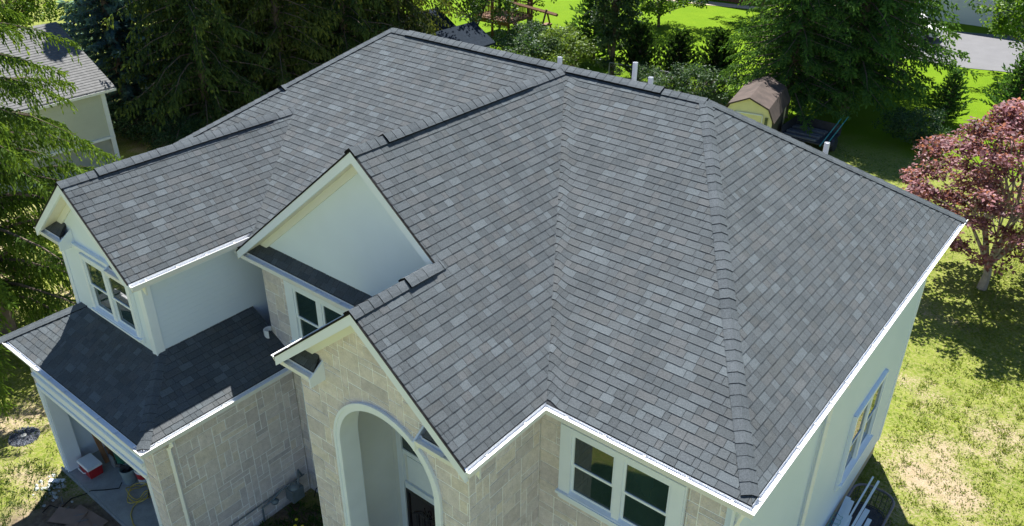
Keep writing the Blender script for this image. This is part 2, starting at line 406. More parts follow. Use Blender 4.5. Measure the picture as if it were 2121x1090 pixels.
b = MB(); pent(b, -8.5, -7.7, -2.15, -1.82, ZW, cut0=.12, cut1=.33); b.build('cornice_return', M_shingle, wroof)
# --- garage roof
ZG, GH = 3.62, 2.855; ZGR = ZG+GH*.585
b = MB()
shingles(b, [[(-12.13, -3.21, ZG), (-6.42, -3.21, ZG), (-9.275, -.355, ZGR)]], (1, 0, 0))
shingles(b, [[(-6.42, -3.21, ZG), (-6.42, .32, ZG), (-9.275, .32, ZGR), (-9.275, -.355, ZGR)]], (0, 1, 0))
b.prism([(-12.1, 5, ZG+.02), (-12.1, -3.18, ZG+.02), (-9.275, -.355, ZGR), (-9.275, 5, ZGR)], (0, 0, -.1), (.12, .12, .125))
groof = b.build('garage_roof', M_shingle, house)
g1, g2, g3 = Vector((0, -1, -.585)).normalized(), Vector((1, 0, -.585)).normalized(), Vector((-1, 0, -.585)).normalized()
A_, B_ = (-6.52, -3.11, ZG+.058), (-8.3, -1.33, ZG+.058+1.78*.585); d = hipdirs(A_, B_, g1, g2)
b = MB(); caps(b, A_, B_, d[0], d[1], base=.006, w=.12); b.build('hip_cap', M_shingle, groof)
A_, B_ = (-12.07, -3.15, ZG+.035), (-10.6, -1.68, ZG+.035+1.47*.585); d = hipdirs(A_, B_, g1, g3)
b = MB(); caps(b, A_, B_, d[0], d[1], base=.02, w=.17); b.build('hip_cap', M_shingle, groof)
# --- gutters
def add_gutter(path, wall=.3, drop=0):
    p = [(x, y, z+.03) for x, y, z in path]; g = MB(); gutter(g, p); go = g.build('gutter', M_gut, house)
    t = MB(); eave_trim(t, p, wall); t.build('fascia', M_trim, go); return go
add_gutter([(-1.03, -1.69, ZE), (0, -1.69, ZE), (0, 0, ZE), (3.24, 0, ZE), (3.24, 10.68, ZE)])
add_gutter([(-4.23, .2, ZE), (-4.23, -1.69, ZE), (-3.3, -1.69, ZE)])
add_gutter([(-7.63, 1.5, ZE), (-7.63, 0, ZE), (-4.25, 0, ZE)])
add_gutter([(-8.52, -2.15, ZW), (-7.54, -2.15, ZW), (-7.54, .33, ZW)])
add_gutter([(-11.24, .3, ZW), (-11.24, -2.15, ZW), (-10.25, -2.15, ZW)])
add_gutter([(-12.13, 4, ZG), (-12.13, -3.21, ZG), (-6.42, -3.21, ZG), (-6.42, .28, ZG)])
# --- rakes: boards, soffit, frieze
def rake(name, xc, zc, xe, yf, yw, k, bh=.175):
    """from the ridge (xc, zc) down to xe; front board, dark shingle edge, soffit, frieze on the wall"""
    sgn = 1 if xe > xc else -1; ze = zc-abs(xe-xc)*k
    b = MB()
    t_ = .03 if sgn < 0 else .010
    b.prism([(xc, yf-.022, zc-t_), (xe, yf-.022, ze-t_), (xe, yf-.022, ze-.03-bh), (xc, yf-.022, zc-.03-bh*1.05)], (0, .05, 0))
    o = b.build(name, M_trim, house)
    dk = .04 if sgn < 0 else .016; e = MB(); e.prism([(xc, yf-.030, zc-.004), (xe, yf-.030, ze-.004), (xe, yf-.030, ze-dk), (xc, yf-.030, zc-dk)], (0, .029, 0)); e.build('drip_edge', M_black, o)
    s = MB(); s.prism([(xc, yf+.0285, zc-.19), (xe, yf+.0285, ze-.19), (xe, yf+.0285, ze-.17), (xc, yf+.0285, zc-.17)], (0, yw-yf-.03, 0)); s.build('soffit', M_soffit, o)
    f = MB(); f.prism([(xc, yw-.035, zc-.192), (xe, yw-.035, ze-.192), (xe, yw-.035, ze-.36), (xc, yw-.035, zc-.36)], (0, .033, 0)); f.build('frieze_board', M_cream, o)
rake('rake_board', -3.82, ZR, -7.50, 0, .3, SG); rake('rake_board', -3.82, ZR, -2.14, 0, .3, SG)
rake('rake_board', -2.11, 7.674, -4.10, -1.69, -1.39, SG); rake('rake_board', -2.11, 7.674, -.06, -1.69, -1.39, SG)
rake('rake_board', XW, ZWR, -11.12, -2.15, -1.85, .8275); rake('rake_board', XW, ZWR, -7.62, -2.15, -1.85, .8275)
# --- return end boxes
for x0, x1, yf, yw, z in ((-3.299, -3.27, -1.73, -1.395, ZE), (-1.06, -1.031, -1.73, -1.395, ZE), (-10.249, -10.22, -2.19, -1.855, ZW), (-8.55, -8.521, -2.19, -1.855, ZW)):
    b = MB(); b.hexa([(x0, yf+.04, z-.17), (x1, yf+.04, z-.17), (x1, yw, z-.17), (x0, yw, z-.17), (x0, yf+.04, z), (x1, yf+.04, z+.0), (x1, yw, z+.2), (x0, yw, z+.2)])
    b.build('return_end', M_trim, house)
# --- stone walls
def stone_wall(o, u, n, pieces, depth=.15):
    s, m = MB(), MB(); stone(s, m, o, u, n, pieces, depth)
    w = m.build('stone_wall', M_mortar, house); s.build('stone_facing', M_stone, w); return w
stone_wall((-.3, .3, 0), (1, 0, 0), (0, -1, 0), [[(0.004, 0), (3.136, 0), (3.136, 5.8), (0.004, 5.8)]])
stone_wall((-.3, -1.386, 0), (0, 1, 0), (1, 0, 0), [[(0, 0), (1.682, 0), (1.682, 5.8), (0, 5.8)]])
AX, AZ, AR = -2.0, 4.66, 1.1
pcs = [[(-3.93, 0), (AX-AR, 0), (AX-AR, 6.0), (-3.93, 6.0)], [(AX+AR, 0), (-.304, 0), (-.304, 6.0), (AX+AR, 6.0)]]
gz = lambda x: 7.674-abs(x+2.11)*SG-.17
N_ = 12
for i in range(N_):
    x0 = AX-AR+2*AR*i/N_; x1 = x0+2*AR/N_
    pcs.append([(x0, AZ+math.sqrt(max(0, AR**2-(x0-AX)**2))), (x1, AZ+math.sqrt(max(0, AR**2-(x1-AX)**2))), (x1, 6.0), (x0, 6.0)])
pcs.append([(-3.6, 6.0), (-.62, 6.0), (-.62, gz(-.62)), (-2.11, gz(-2.11)), (-3.6, gz(-3.6))])
stone_wall((0, -1.39, 0), (1, 0, 0), (0, -1, 0), pcs, depth=.3)
b = MB(); b.box(-3.95, -3.93, -1.38, .3, 0, 5.8); b.build('porch_side_wall', M_mortar, house)
stone_wall((-7.24, .3, 0), (1, 0, 0), (0, -1, 0), [[(0, 3.55), (.52, 3.55), (.52, 5.8), (0, 5.8)], [(.52, 0), (3.31, 0), (3.31, 5.8), (.52, 5.8)]])
stone_wall((-7.24, 2, 0), (0, -1, 0), (-1, 0, 0), [[(0, 3.5), (1.69, 3.5), (1.69, 5.8), (0, 5.8)]])
stone_wall((-6.72, -2.896, 0), (0, 1, 0), (1, 0, 0), [[(0, 0), (3.18, 0), (3.18, 3.46), (0, 3.46)]])
stone_wall((-7.12, -2.9, 0), (1, 0, 0), (0, -1, 0), [[(0, 0), (.396, 0), (.396, 3.4), (0, 3.4)]])
stone_wall((-11.746, -2.9, 0), (1, 0, 0), (0, -1, 0), [[(0, 0), (.154, 0), (.154, 3.4), (0, 3.4)]])
stone_wall((-11.75, 4, 0), (0, -1, 0), (-1, 0, 0), [[(0, 0), (6.895, 0), (6.895, 3.4), (0, 3.4)]])
# --- garage front: header, trims, jamb, interior
b = MB(); b.box(-11.59, -7.12, -2.92, -2.6, 2.46, 3.44); b.box(-11.58, -7.13, -2.97, -2.925, 2.78, 2.86); b.box(-11.58, -7.13, -2.955, -2.925, 2.46, 2.56)
b.box(-11.59, -11.36, -2.93, -2.6, 0, 2.46); b.box(-11.56, -11.5, -2.96, -2.933, 0, 2.45); b.box(-11.42, -11.39, -2.96, -2.933, 0, 2.45)
b.box(-7.26, -7.125, -2.91, -2.6, 0, 2.46)
b.build('garage_door_frame', M_trim, house)
b = MB(); b.box(-11.6, -6.87, -2.95, .25, 0, .1); b.box(-11.7, -6.9, -3.0, -2.955, 0, .085)
for x in (-10.2, -8.7): b.box(x, x+.012, -2.9, .2, .1, .1015)
b.build('garage_floor', M_conc, house)
b = MB(); b.box(-11.62, -11.55, -2.6, .25, .1, 3.4); b.box(-11.55, -6.87, .2, .28, .1, 3.4); b.box(-6.95, -6.88, -2.6, .2, .1, 3.4); b.box(-11.55, -6.95, -2.6, .2, 3.36, 3.42)
b.build('garage_interior_wall', M_stucco, house)
# --- wing walls
b = MB()
zt = lambda x: ZWR-abs(x-XW)*.8275-.15
b.prism([(-10.98, -1.85, 3.9), (-7.84, -1.85, 3.9), (-7.84, -1.85, zt(-7.84)), (XW, -1.85, zt(XW)), (-10.98, -1.85, zt(-10.98))], (0, .12, 0))
b.box(-10.98, -10.88, -1.73, 3, 3.9, 6.0)
b.build('wing_gable_wall', M_stucco, house)
b = MB(); b.box(-7.94, -7.84, -1.73, 2.5, 3.8, 6.0); b.build('wing_side_wall', M_siding, house)
b = MB(); b.box(-7.98, -7.838, -1.875, -1.852, 4.2, 5.98); b.box(-7.838, -7.815, -1.875, -1.70, 4.2, 5.98); b.build('corner_board', M_trim, house)
b = MB(); b.box(-10.98, -10.84, -1.872, -1.852, 4.2, 5.98); b.build('corner_board', M_trim, house)
b = MB(); b.box(-10.25, -8.5, -1.93, -1.852, 6.02, 6.08); b.box(-10.25, -8.5, -1.88, -1.852, 5.93, 6.02); b.build('cornice_band', M_trim, house)
window(house, (-10.02, -1.852, 4.52), (1, 0, 0), (0, -1, 0), 1.78, 1.40, 2, head=.10, cas=.10, sill=.16)
# --- upper gable wall
b = MB(); zg = lambda x: ZR-abs(x+3.82)*SG-.15
b.prism([(-7.2, .3, 5.9), (-1.9, .3, 5.9), (-1.9, .3, zg(-1.9)), (-3.82, .3, zg(-3.82)), (-7.2, .3, zg(-7.2))], (0, .12, 0)); b.build('gable_wall', M_stucco, house)
# --- front windows
window(house, (.14, .276, 4.16), (1, 0, 0), (0, -1, 0), 2.07, 1.5, 2, head=.1, cas=.2, sill=.2)
window(house, (-6.42, .276, 4.1), (1, 0, 0), (0, -1, 0), 2.0, 1.58, 2, head=.1, cas=.24, sill=.2)
# narrow framed panel low on the wall left of the porch
b = MB(); o = (-6.37, .276, 1.75); b.fbox(o, (1, 0, 0), (0, -1, 0), (0, .09), (0, .05), (0, 1.5)); b.fbox(o, (1, 0, 0), (0, -1, 0), (.09, 1.3), (0, .05), (1.41, 1.5)); b.fbox(o, (1, 0, 0), (0, -1, 0), (.09, 1.3), (0, .05), (0, .09)); b.fbox(o, (1, 0, 0), (0, -1, 0), (1.3, 1.39), (0, .05), (0, 1.5))
fw = b.build('window', M_trim, house); b = MB(); b.fbox(o, (1, 0, 0), (0, -1, 0), (.09, 1.3), (0, .02), (.09, 1.41)); b.build('pane', M_glass, fw)
# --- right wall
b = MB(); b.box(2.84, 2.94, .15, 9.6, .5, 5.8); b.build('side_wall', M_siding, house)
b = MB(); b.box(2.93, 2.955, .1, .26, .5, 5.79); b.build('corner_board', M_trim, house)
b = MB(); b.box(2.93, 2.952, 9.46, 9.62, .5, 5.79); b.build('corner_board', M_trim, house)
b = MB(); b.box(2.6, 2.90, .3, 9.56, 0, .52); b.box(-12, 2.6, 9.3, 9.56, 0, .52); b.build('foundation', M_found, house)
b = MB(); b.box(-12, 2.84, 9.5, 9.6, .5, 5.8); b.box(-12.5, -12.4, .3, 9.6, 0, 5.8); b.build('back_wall', M_siding, house)
window(house, (2.942, 5.98, 1.6), (0, 1, 0), (1, 0, 0), 1.92, 1.92, 2, head=.09, cas=.08, sill=.2)
def downspout(pts, w=.045):
    b = MB(); P = [Vector(p) for p in pts]; b.tube(P, w, 4)
    for i in range(1, len(P)-1): b.tube([P[i]+Vector((0, 0, .03)), P[i]-Vector((0, 0, .03))], w*1.15, 4)
    a, c = P[-2], P[-1]
    for t in (.12, .5, .85):
        q = a.lerp(c, t); b.tube([q+Vector((0, 0, .02)), q-Vector((0, 0, .02))], w*1.18, 4)
    b.build('downspout', M_gut, house)
downspout([(3.16, 3.7, 5.84), (3.16, 3.7, 5.74), (3.0, 3.7, 5.55), (3.0, 3.7, .2)])
downspout([(-6.5, -2.6, 3.52), (-6.5, -2.6, 3.45), (-6.64, -2.6, 3.28), (-6.64, -2.6, .15)])
downspout([(3.05, .2, 5.82), (3.03, .2, 5.7), (2.98, .2, 5.5), (2.985, .2, .2)], .04)
# --- porch arch
def arch_ring(mb, r0, r1, y0, y1, zb):
    A = [AX-r1, AX-r0]; n = 40; V = []
    outl = [(AX-r1, zb)]+[(AX-r1*math.cos(math.pi*i/n), AZ+r1*math.sin(math.pi*i/n)) for i in range(n+1)]+[(AX+r1, zb)]
    inl = [(AX-r0, zb)]+[(AX-r0*math.cos(math.pi*i/n), AZ+r0*math.sin(math.pi*i/n)) for i in range(n+1)]+[(AX+r0, zb)]
    k = len(outl); V = [(x, y0, z) for x, z in outl]+[(x, y0, z) for x, z in inl]+[(x, y1, z) for x, z in outl]+[(x, y1, z) for x, z in inl]
    Fs = []
    for i in range(k-1): Fs += [(i, i+1, k+i+1, k+i), (2*k+i+1, 2*k+i, 3*k+i, 3*k+i+1), (i, 2*k+i, 2*k+i+1, i+1), (k+i, k+i+1, 3*k+i+1, 3*k+i)]
    mb.mesh(V, Fs)
b = MB(); arch_ring(b, 1.045, 1.17, -1.44, -1.37, 0); arch_ring(b, 1.13, 1.18, -1.455, -1.436, 0); b.build('arch_trim', M_trim, house, smooth=False)
b = MB(); arch_ring(b, 1.05, 1.2, -1.372, -1.05, 0); b.build('arch_reveal', M_trim, house)
b = MB(); b.box(-3.6, -3.5, -1.08, .06, .12, 5.8); b.box(-.72, -.62, -1.08, .06, .12, 5.8); b.box(-3.5, -.72, .05, .15, .12, 5.8); b.box(-3.6, -.62, -1.05, .1, 5.7, 5.8)
b.box(-3.5, AX-1.19, -1.09, -1.06, .12, 5.7); b.box(AX+1.19, -.72, -1.09, -1.06, .12, 5.7)
b.build('porch_interior', M_cream, house)
b = MB(); b.box(-3.9, -.32, -2.4, .05, 0, .13); b.build('porch_floor', M_conc, house)
b = MB()
for x0, x1, z0, z1, dd in ((-3.28, -3.2, .13, 5.68, .06), (-1.04, -.94, .13, 5.68, .06), (-3.18, -1.04, 2.46, 2.6, .05), (-3.18, -1.04, 3.32, 3.42, .05), (-3.36, -3.28, .13, 5.68, .03)): b.box(x0, x1, .05-dd, .048, z0, z1)
b.box(-3.1, -1.12, .02, .047, 2.66, 3.27)
df = b.build('entry_frame', M_trim, house)
b = MB(); b.box(-3.19, -1.05, .02, .046, 3.42, 5.66); b.build('transom_pane', M_glass, df)
M_iron = mat('wrought_iron', (.02, .02, .022), .5, noise=(30, .2)); M_dglass = mat('door_glass', (.02, .012, .012), .12, spec=.6)
b = MB(); b.box(-3.17, -1.05, .03, .046, .13, 2.45); dr = b.build('front_door', M_dglass, house)
b = MB()
for x in (-3.15, -2.13, -2.06, -1.08): b.box(x-.025, x+.025, -.0, .029, .13, 2.45)
b.box(-3.15, -1.08, -.001, .028, 2.38, 2.44)
for cx in (-2.63, -1.58):
    for s in (-1, 1):
        b.tube([(cx+s*(.02+.02*t*math.cos(t*1.1)+.0), -.0, 2.1+.025*t*math.sin(t*1.1)) for t in [i*.35 for i in range(18)]], .009, 5)
    for k in range(-2, 3): b.tube([(cx+k*.15, 0, .2), (cx+k*.15, 0, 1.9)], .009, 5)
    b.tube([(cx-.42, 0, 1.85), (cx-.2, 0, 2.02), (cx, 0, 1.93), (cx+.2, 0, 2.02), (cx+.42, 0, 1.85)], .011, 5)
b.build('scrollwork', M_iron, dr)
# --- vent pipes through the back slope
zb = lambda y: ZR-(y-5.65)*.62
for x, y, top, r in ((-3.31, 7.5, 8.86, .055), (-2.63, 7.0, 8.79, .055), (.52, 9.0, 7.55, .055), (-4.85, 6.9, 8.83, .055)):
    b = MB(); b.tube([(x, y, zb(y)-.05), (x, y, top)], r, 14, cap=False); b.tube([(x, y, top-.03), (x, y, top-.025)], r*.85, 14); b.lathe((x, y, zb(y)), [(r*2.6, -.04), (r*1.5, .07), (r*1.05, .16)], 14)
    b.build('vent_pipe', M_gut, house)
# --- curled flashing at the foot of the stone wall on the garage roof
b = MB()
n_ = 14; V = []
for i in range(n_+1):
    q = math.pi*(.15+1.15*i/n_); V += [(-7.2-.10*math.sin(q), .2+.11*math.cos(q), 4.05), (-7.2-.10*math.sin(q), .2+.11*math.cos(q), 4.22), (-7.2-.08*math.sin(q), .2+.09*math.cos(q), 4.22), (-7.2-.08*math.sin(q), .2+.09*math.cos(q), 4.05)]
b.mesh(V, [(4*i+j, 4*i+(j+1) % 4, 4*i+4+(j+1) % 4, 4*i+4+j) for i in range(n_) for j in range(4)]); b.build('flashing', M_gut, house)
# ================================================================ GROUND
def ground_mat():
    m = bpy.data.materials.new('ground_grass_and_soil'); m.use_nodes = True; t = m.node_tree; N = t.nodes; L = t.links; b = N['Principled BSDF']
    b.inputs['Roughness'].default_value = .95; b.inputs['Specular IOR Level'].default_value = .1
    geo = N.new('ShaderNodeNewGeometry'); pos = geo.outputs['Position']
    sx = N.new('ShaderNodeSeparateXYZ'); L.new(pos, sx.inputs[0])
    def noise(sc, det=4, rough=.55):
        n = N.new('ShaderNodeTexNoise'); n.inputs['Scale'].default_value = sc; n.inputs['Detail'].default_value = det; n.inputs['Roughness'].default_value = rough
        L.new(pos, n.inputs['Vector']); return n.outputs['Fac']
    def mr(src, a, c, lo=0., hi=1.):
        n = N.new('ShaderNodeMapRange'); n.inputs[1].default_value = a; n.inputs[2].default_value = c; n.inputs[3].default_value = lo; n.inputs[4].default_value = hi
        L.new(src, n.inputs[0]); return n.outputs[0]
    def ma(op, a, c=None):
        n = N.new('ShaderNodeMath'); n.operation = op
        for i, v in enumerate((a, c)):
            if v is None: continue
            if isinstance(v, (int, float)): n.inputs[i].default_value = v
            else: L.new(v, n.inputs[i])
        return n.outputs[0]
    def mix(f, a, c):
        n = N.new('ShaderNodeMix'); n.data_type = 'RGBA'
        if isinstance(f, float): n.inputs['Factor'].default_value = f
        else: L.new(f, n.inputs['Factor'])
        for k, v in (('A', a), ('B', c)):
            if isinstance(v, tuple): n.inputs[6 if k == 'A' else 7].default_value = (*v, 1)
            else: L.new(v, n.inputs[6 if k == 'A' else 7])
        return n.outputs[2]
    def near(x, y, r0, r1):
        dx = ma('SUBTRACT', sx.outputs[0], x); dy = ma('SUBTRACT', sx.outputs[1], y)
        d = ma('SQRT', ma('ADD', ma('MULTIPLY', dx, dx), ma('MULTIPLY', dy, dy)))
        d = ma('ADD', d, ma('MULTIPLY', ma('SUBTRACT', noise(1.5), .5), 1.6))
        return mr(d, r0, r1, 1., 0.)
    grass = mix(mr(noise(2.2), .35, .65), (.12, .165, .018), (.20, .24, .035))
    grass = mix(mr(noise(11), .40, .66), grass, (.27, .26, .09))
    grass = mix(mr(noise(30, 3), .50, .74), grass, (.075, .12, .014))
    dirt = mix(mr(noise(5), .3, .7), (.32, .25, .15), (.44, .35, .25))
    dirt = mix(mr(noise(40, 4, .7), .45, .7), dirt, (.33, .26, .16))
    fine = ma('MULTIPLY', ma('SUBTRACT', noise(16, 5, .7), .5), .55)
    dm = mr(ma('ADD', ma('ADD', noise(.33, 3), fine), mr(sx.outputs[1], 12., 22., 0., -.22)), .52, .63)
    c = mix(dm, grass, dirt)
    soil = mix(mr(noise(7), .35, .65), (.13, .095, .07), (.22, .17, .12))
    c = mix(near(-9.2, -4.4, 1.6, 2.2), c, soil); c = mix(near(-6., -.7, .6, 1.1), c, soil)
    lawn = mix(mr(noise(.8), .35, .65), (.105, .19, .004), (.135, .22, .006)); lawn = mix(mr(noise(14), .4, .7), lawn, (.11, .20, .004))
    c = mix(mr(ma('ADD', sx.outputs[1], ma('MULTIPLY', noise(.6), 3.)), 30.5, 32.5), c, lawn)
    L.new(c, b.inputs['Base Color'])
    bp = N.new('ShaderNodeBump'); bp.inputs['Strength'].default_value = .8; bp.inputs['Distance'].default_value = .06
    L.new(noise(22, 5, .7), bp.inputs['Height']); L.new(bp.outputs[0], b.inputs['Normal'])
    return m
b = MB(); b.poly([(-400, -300, 0), (400, -300, 0), (400, 600, 0), (-400, 600, 0)]); g = b.build('ground', ground_mat()); tag(g, kind='structure')
M_asph = mat('asphalt', (.13, .13, .14), .9, noise=(1.2, .08), noise2=(25, .08))
b = MB(); b.prism([(-9, 45.8, .004), (-3.5, 46.1, .004), (6, 49.2, .004), (14, 54, .004), (10, 62, .004), (-4.6, 55.5, .004), (-9, 54, .004)], (0, 0, .02)); tag(b.build('driveway', M_asph), kind='structure')
M_patio = mat('patio_paving', (.55, .42, .34), .9, noise=(3, .12))
b = MB(); b.prism([(-30, 49.6, .004), (-19.5, 52.3, .004), (-19, 53.4, .004), (-30, 51.4, .004)], (0, 0, .03)); tag(b.build('patio', M_patio), kind='structure')
# ================================================================ VEGETATION
def fast_mesh(name, quads, cols, m):
    """quads (n,4,3), cols (n,3)"""
    q = np.asarray(quads, dtype=np.float32); n = len(q)
    me = bpy.data.meshes.new(name); me.vertices.add(4*n); me.vertices.foreach_set('co', q.reshape(-1))
    me.loops.add(4*n); me.loops.foreach_set('vertex_index', np.arange(4*n, dtype=np.int32))
    me.polygons.add(n); me.polygons.foreach_set('loop_start', np.arange(0, 4*n, 4, dtype=np.int32)); me.polygons.foreach_set('loop_total', np.full(n, 4, dtype=np.int32))
    me.materials.append(m); me.update(calc_edges=True)
    at = me.attributes.new('Col', 'FLOAT_COLOR', 'FACE'); c = np.ones((n, 4), dtype=np.float32); c[:, :3] = cols; at.data.foreach_set('color', c.ravel())
    return me
def nrm(a): return a/np.maximum(np.linalg.norm(a, axis=-1, keepdims=True), 1e-9)
def blades(P, D, Ln, Wd, rs, cross=True):
    """diamond leaves from P along D; returns quads"""
    D = nrm(D); r = nrm(rs.normal(size=P.shape)); S = nrm(np.cross(D, r)); L_ = Ln[:, None]; w = Wd[:, None]
    out = [np.stack([P, P+D*L_*.45+S*w*.5, P+D*L_, P+D*L_*.45-S*w*.5], 1)]
    if cross:
        T = np.cross(D, S); out.append(np.stack([P, P+D*L_*.45+T*w*.5, P+D*L_, P+D*L_*.45-T*w*.5], 1))
    return np.concatenate(out)
def conifer(seed, h, r, z0=.6, droop=.35, lift=.22, step=.24, tl=.5, tw=.13, dark=(.03, .055, .02), tip=(.09, .12, .03), nb=150, hang=1., shape=.85, cross=True, sub=1):
    rs = np.random.RandomState(seed); Q = []; C = []; wood = MB()
    wood.tube([(0, 0, 0), (0, 0, h*.5), (0, 0, h*.98)], [h*.018+.04, h*.011+.02, .02], 8)
    for i in range(nb):
        f = (i+.5)/nb; f = 1-(1-f)**.62 if False else f**.9
        z = z0+(h-z0)*f*.985; az = i*2.39996+rs.uniform(-.25, .25)
        L_ = (r*(1-f)**shape+.18)*rs.uniform(.72, 1.12)
        n = max(3, int(L_/step)); s = (np.arange(n)+rs.uniform(.1, .9))/n; s = s[s > .12]
        if len(s) == 0: continue
        dr = np.array([math.cos(az), math.sin(az), 0]); sd = np.array([-math.sin(az), math.cos(az), 0])
        sw = rs.uniform(-.12, .12)
        P = dr*(L_*s)[:, None]+sd*(sw*L_*s*s)[:, None]; P[:, 2] += z-droop*L_*s+lift*L_*s*s
        if L_ > r*.35:
            pts = [(*(dr*L_*q+sd*sw*L_*q*q)[:2], z-droop*L_*q+lift*L_*q*q) for q in (0, .35, .7, .95)]
            wood.tube(pts, [.012*L_+.008, .009*L_+.006, .006*L_+.004, .004], 4, cap=False)
        ax = dr[None]+np.zeros((len(s), 3)); ax[:, 2] += -droop+2*lift*s
        for _ in range(sub):
            Pj = P+rs.normal(scale=step*.2, size=P.shape)
            for sgn in (-1, 1):                                   # side sprays
                D = ax*rs.uniform(.5, .9, (len(s), 1))+sgn*sd[None]*rs.uniform(.5, 1., (len(s), 1)); D[:, 2] -= rs.uniform(.1, .55, len(s))*hang
                ln = tl*(1.25-.7*s)*rs.uniform(.7, 1.25, len(s)); q = blades(Pj, D, ln, tw*rs.uniform(.8, 1.3, len(s)), rs, cross)
                Q.append(q); k = len(q)//len(s)
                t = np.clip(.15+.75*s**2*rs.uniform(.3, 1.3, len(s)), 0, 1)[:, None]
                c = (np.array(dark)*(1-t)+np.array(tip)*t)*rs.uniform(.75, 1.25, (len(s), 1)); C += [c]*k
            D = ax*rs.uniform(.0, .5, (len(s), 1))+sd[None]*rs.uniform(-.35, .35, (len(s), 1)); D[:, 2] -= hang*rs.uniform(.5, 1.2, len(s)) if hang > .3 else -.25
            ln = tl*rs.uniform(.6, 1.35, len(s)); q = blades(Pj, D, ln, tw*rs.uniform(.8, 1.3, len(s)), rs, cross); Q.append(q); k = len(q)//len(s)
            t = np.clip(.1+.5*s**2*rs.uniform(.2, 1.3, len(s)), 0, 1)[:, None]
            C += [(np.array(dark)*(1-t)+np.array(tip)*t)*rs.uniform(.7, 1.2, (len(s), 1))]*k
        # tip
        tp = P[-1:]; q = blades(tp, ax[-1:], np.array([tl*.8]), np.array([tw*1.2]), rs, cross); Q.append(q); C += [np.array([tip])]*(len(q))
    Q = np.concatenate(Q); C = np.concatenate(C)
    return Q, C, wood
M_needle = mat('conifer_needles', attr=True, rough=.75, spec=.15, trans=.40)
M_leaf = mat('broad_leaves', attr=True, rough=.55, spec=.35, trans=.38)
M_bark = mat('bark', (.16, .12, .09), .9, noise=(6, .25), bump=(25, .8))
def plant(name, loc, crown_me, trunk_me, label, cat, group=None, rot=0, sc=1, cname='crown'):
    t = thing(name, loc, label, cat, group); t.rotation_euler = (0, 0, rot); t.scale = (sc, sc, sc) if not isinstance(sc, tuple) else sc
    c = bpy.data.objects.new(cname, crown_me); COL.objects.link(c); c.parent = t
    if trunk_me:
        k = bpy.data.objects.new('trunk', trunk_me); COL.objects.link(k); k.parent = t
    return t
def mk_con(name, **kw):
    Q, C, wd = conifer(**kw); cm = fast_mesh(name, Q, C, M_needle)
    o = wd.build('trunk', M_bark); tm = o.data; bpy.data.objects.remove(o); return cm, tm
def weeping(name, seed, h, r, nb, z0=.8, st=.08, bl=(.11, .19), bw=(.036, .058), sl=.055, tl=1., upr=(.15, .40), dnr=(.30, .62), dk=(.06, .105, .028), tp=(.19, .26, .055), shape=.62, hang=1., tk=.26):
    """spruce seen close: arching limbs, side twigs on both sides, needle tufts hanging from each twig"""
    rs = np.random.RandomState(seed); Q = []; C = []; wood = MB(); wood.tube([(0, 0, 0), (0, 0, h*.5), (0, 0, h*.98)], [tk, tk*.6, .02], 10)
    dk, tp = np.array(dk), np.array(tp)
    for i in range(nb):
        f = (i+.5)/nb; z = z0+(h-z0)*f; az = i*2.39996+rs.uniform(-.3, .3); L_ = (r*(1-f)**shape+.25)*rs.uniform(.7, 1.1)
        up, dn, bend_ = rs.uniform(*upr), rs.uniform(*dnr), rs.uniform(-.25, .25)
        dr = np.array([math.cos(az), math.sin(az), 0]); sd = np.array([-math.sin(az), math.cos(az), 0])
        pos = lambda q: dr*(L_*q)+sd*(bend_*L_*q*q)+np.array([0, 0, z+up*L_*q-dn*L_*q*q])
        wood.tube([tuple(pos(q)) for q in (0, .3, .6, .85)], [.011*L_+.008, .008*L_+.006, .005*L_, .004], 5, cap=False)
        for q in np.arange(.10, 1.0, st/L_):
            P = pos(q); T = nrm(pos(min(1, q+.03))-P)
            for sg in (-1, 1, 0):
                l = tl*(rs.uniform(.16, .62)*(1.15-.75*q) if sg else rs.uniform(.2, .75)*(1.1-.55*q))
                if rs.rand() < .12: continue
                D = T*rs.uniform(.2, .8)+sd*sg*rs.uniform(.45, 1.)+np.array([0, 0, (-.25 if sg else -1.1)*hang]); D = D/np.linalg.norm(D)
                m = max(3, int(l/sl)); t = (np.arange(m)+.5)/m
                pp = P+D[None]*(l*t)[:, None]; pp[:, 2] -= .5*hang*l*t*t; dd = D[None]+np.array([0, 0, -1.*hang])[None]*t[:, None]+rs.normal(scale=.38, size=(m, 3))
                qd = blades(pp, dd, rs.uniform(*bl, m), rs.uniform(*bw, m), rs, True); Q.append(qd)
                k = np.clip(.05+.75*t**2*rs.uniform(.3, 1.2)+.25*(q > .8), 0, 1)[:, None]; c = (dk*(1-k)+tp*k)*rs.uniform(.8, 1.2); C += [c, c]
    cm = fast_mesh(name, np.concatenate(Q), np.concatenate(C), M_needle); o = wood.build('trunk', M_bark); tm = o.data; bpy.data.objects.remove(o); return cm, tm
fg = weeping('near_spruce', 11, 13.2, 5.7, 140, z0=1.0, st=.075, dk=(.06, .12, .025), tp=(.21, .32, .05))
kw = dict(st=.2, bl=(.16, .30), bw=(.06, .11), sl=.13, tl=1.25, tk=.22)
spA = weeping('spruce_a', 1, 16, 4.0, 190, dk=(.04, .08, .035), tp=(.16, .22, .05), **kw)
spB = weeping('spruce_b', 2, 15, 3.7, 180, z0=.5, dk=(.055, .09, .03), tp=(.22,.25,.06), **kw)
GR = 'tall spruces behind the left wing'
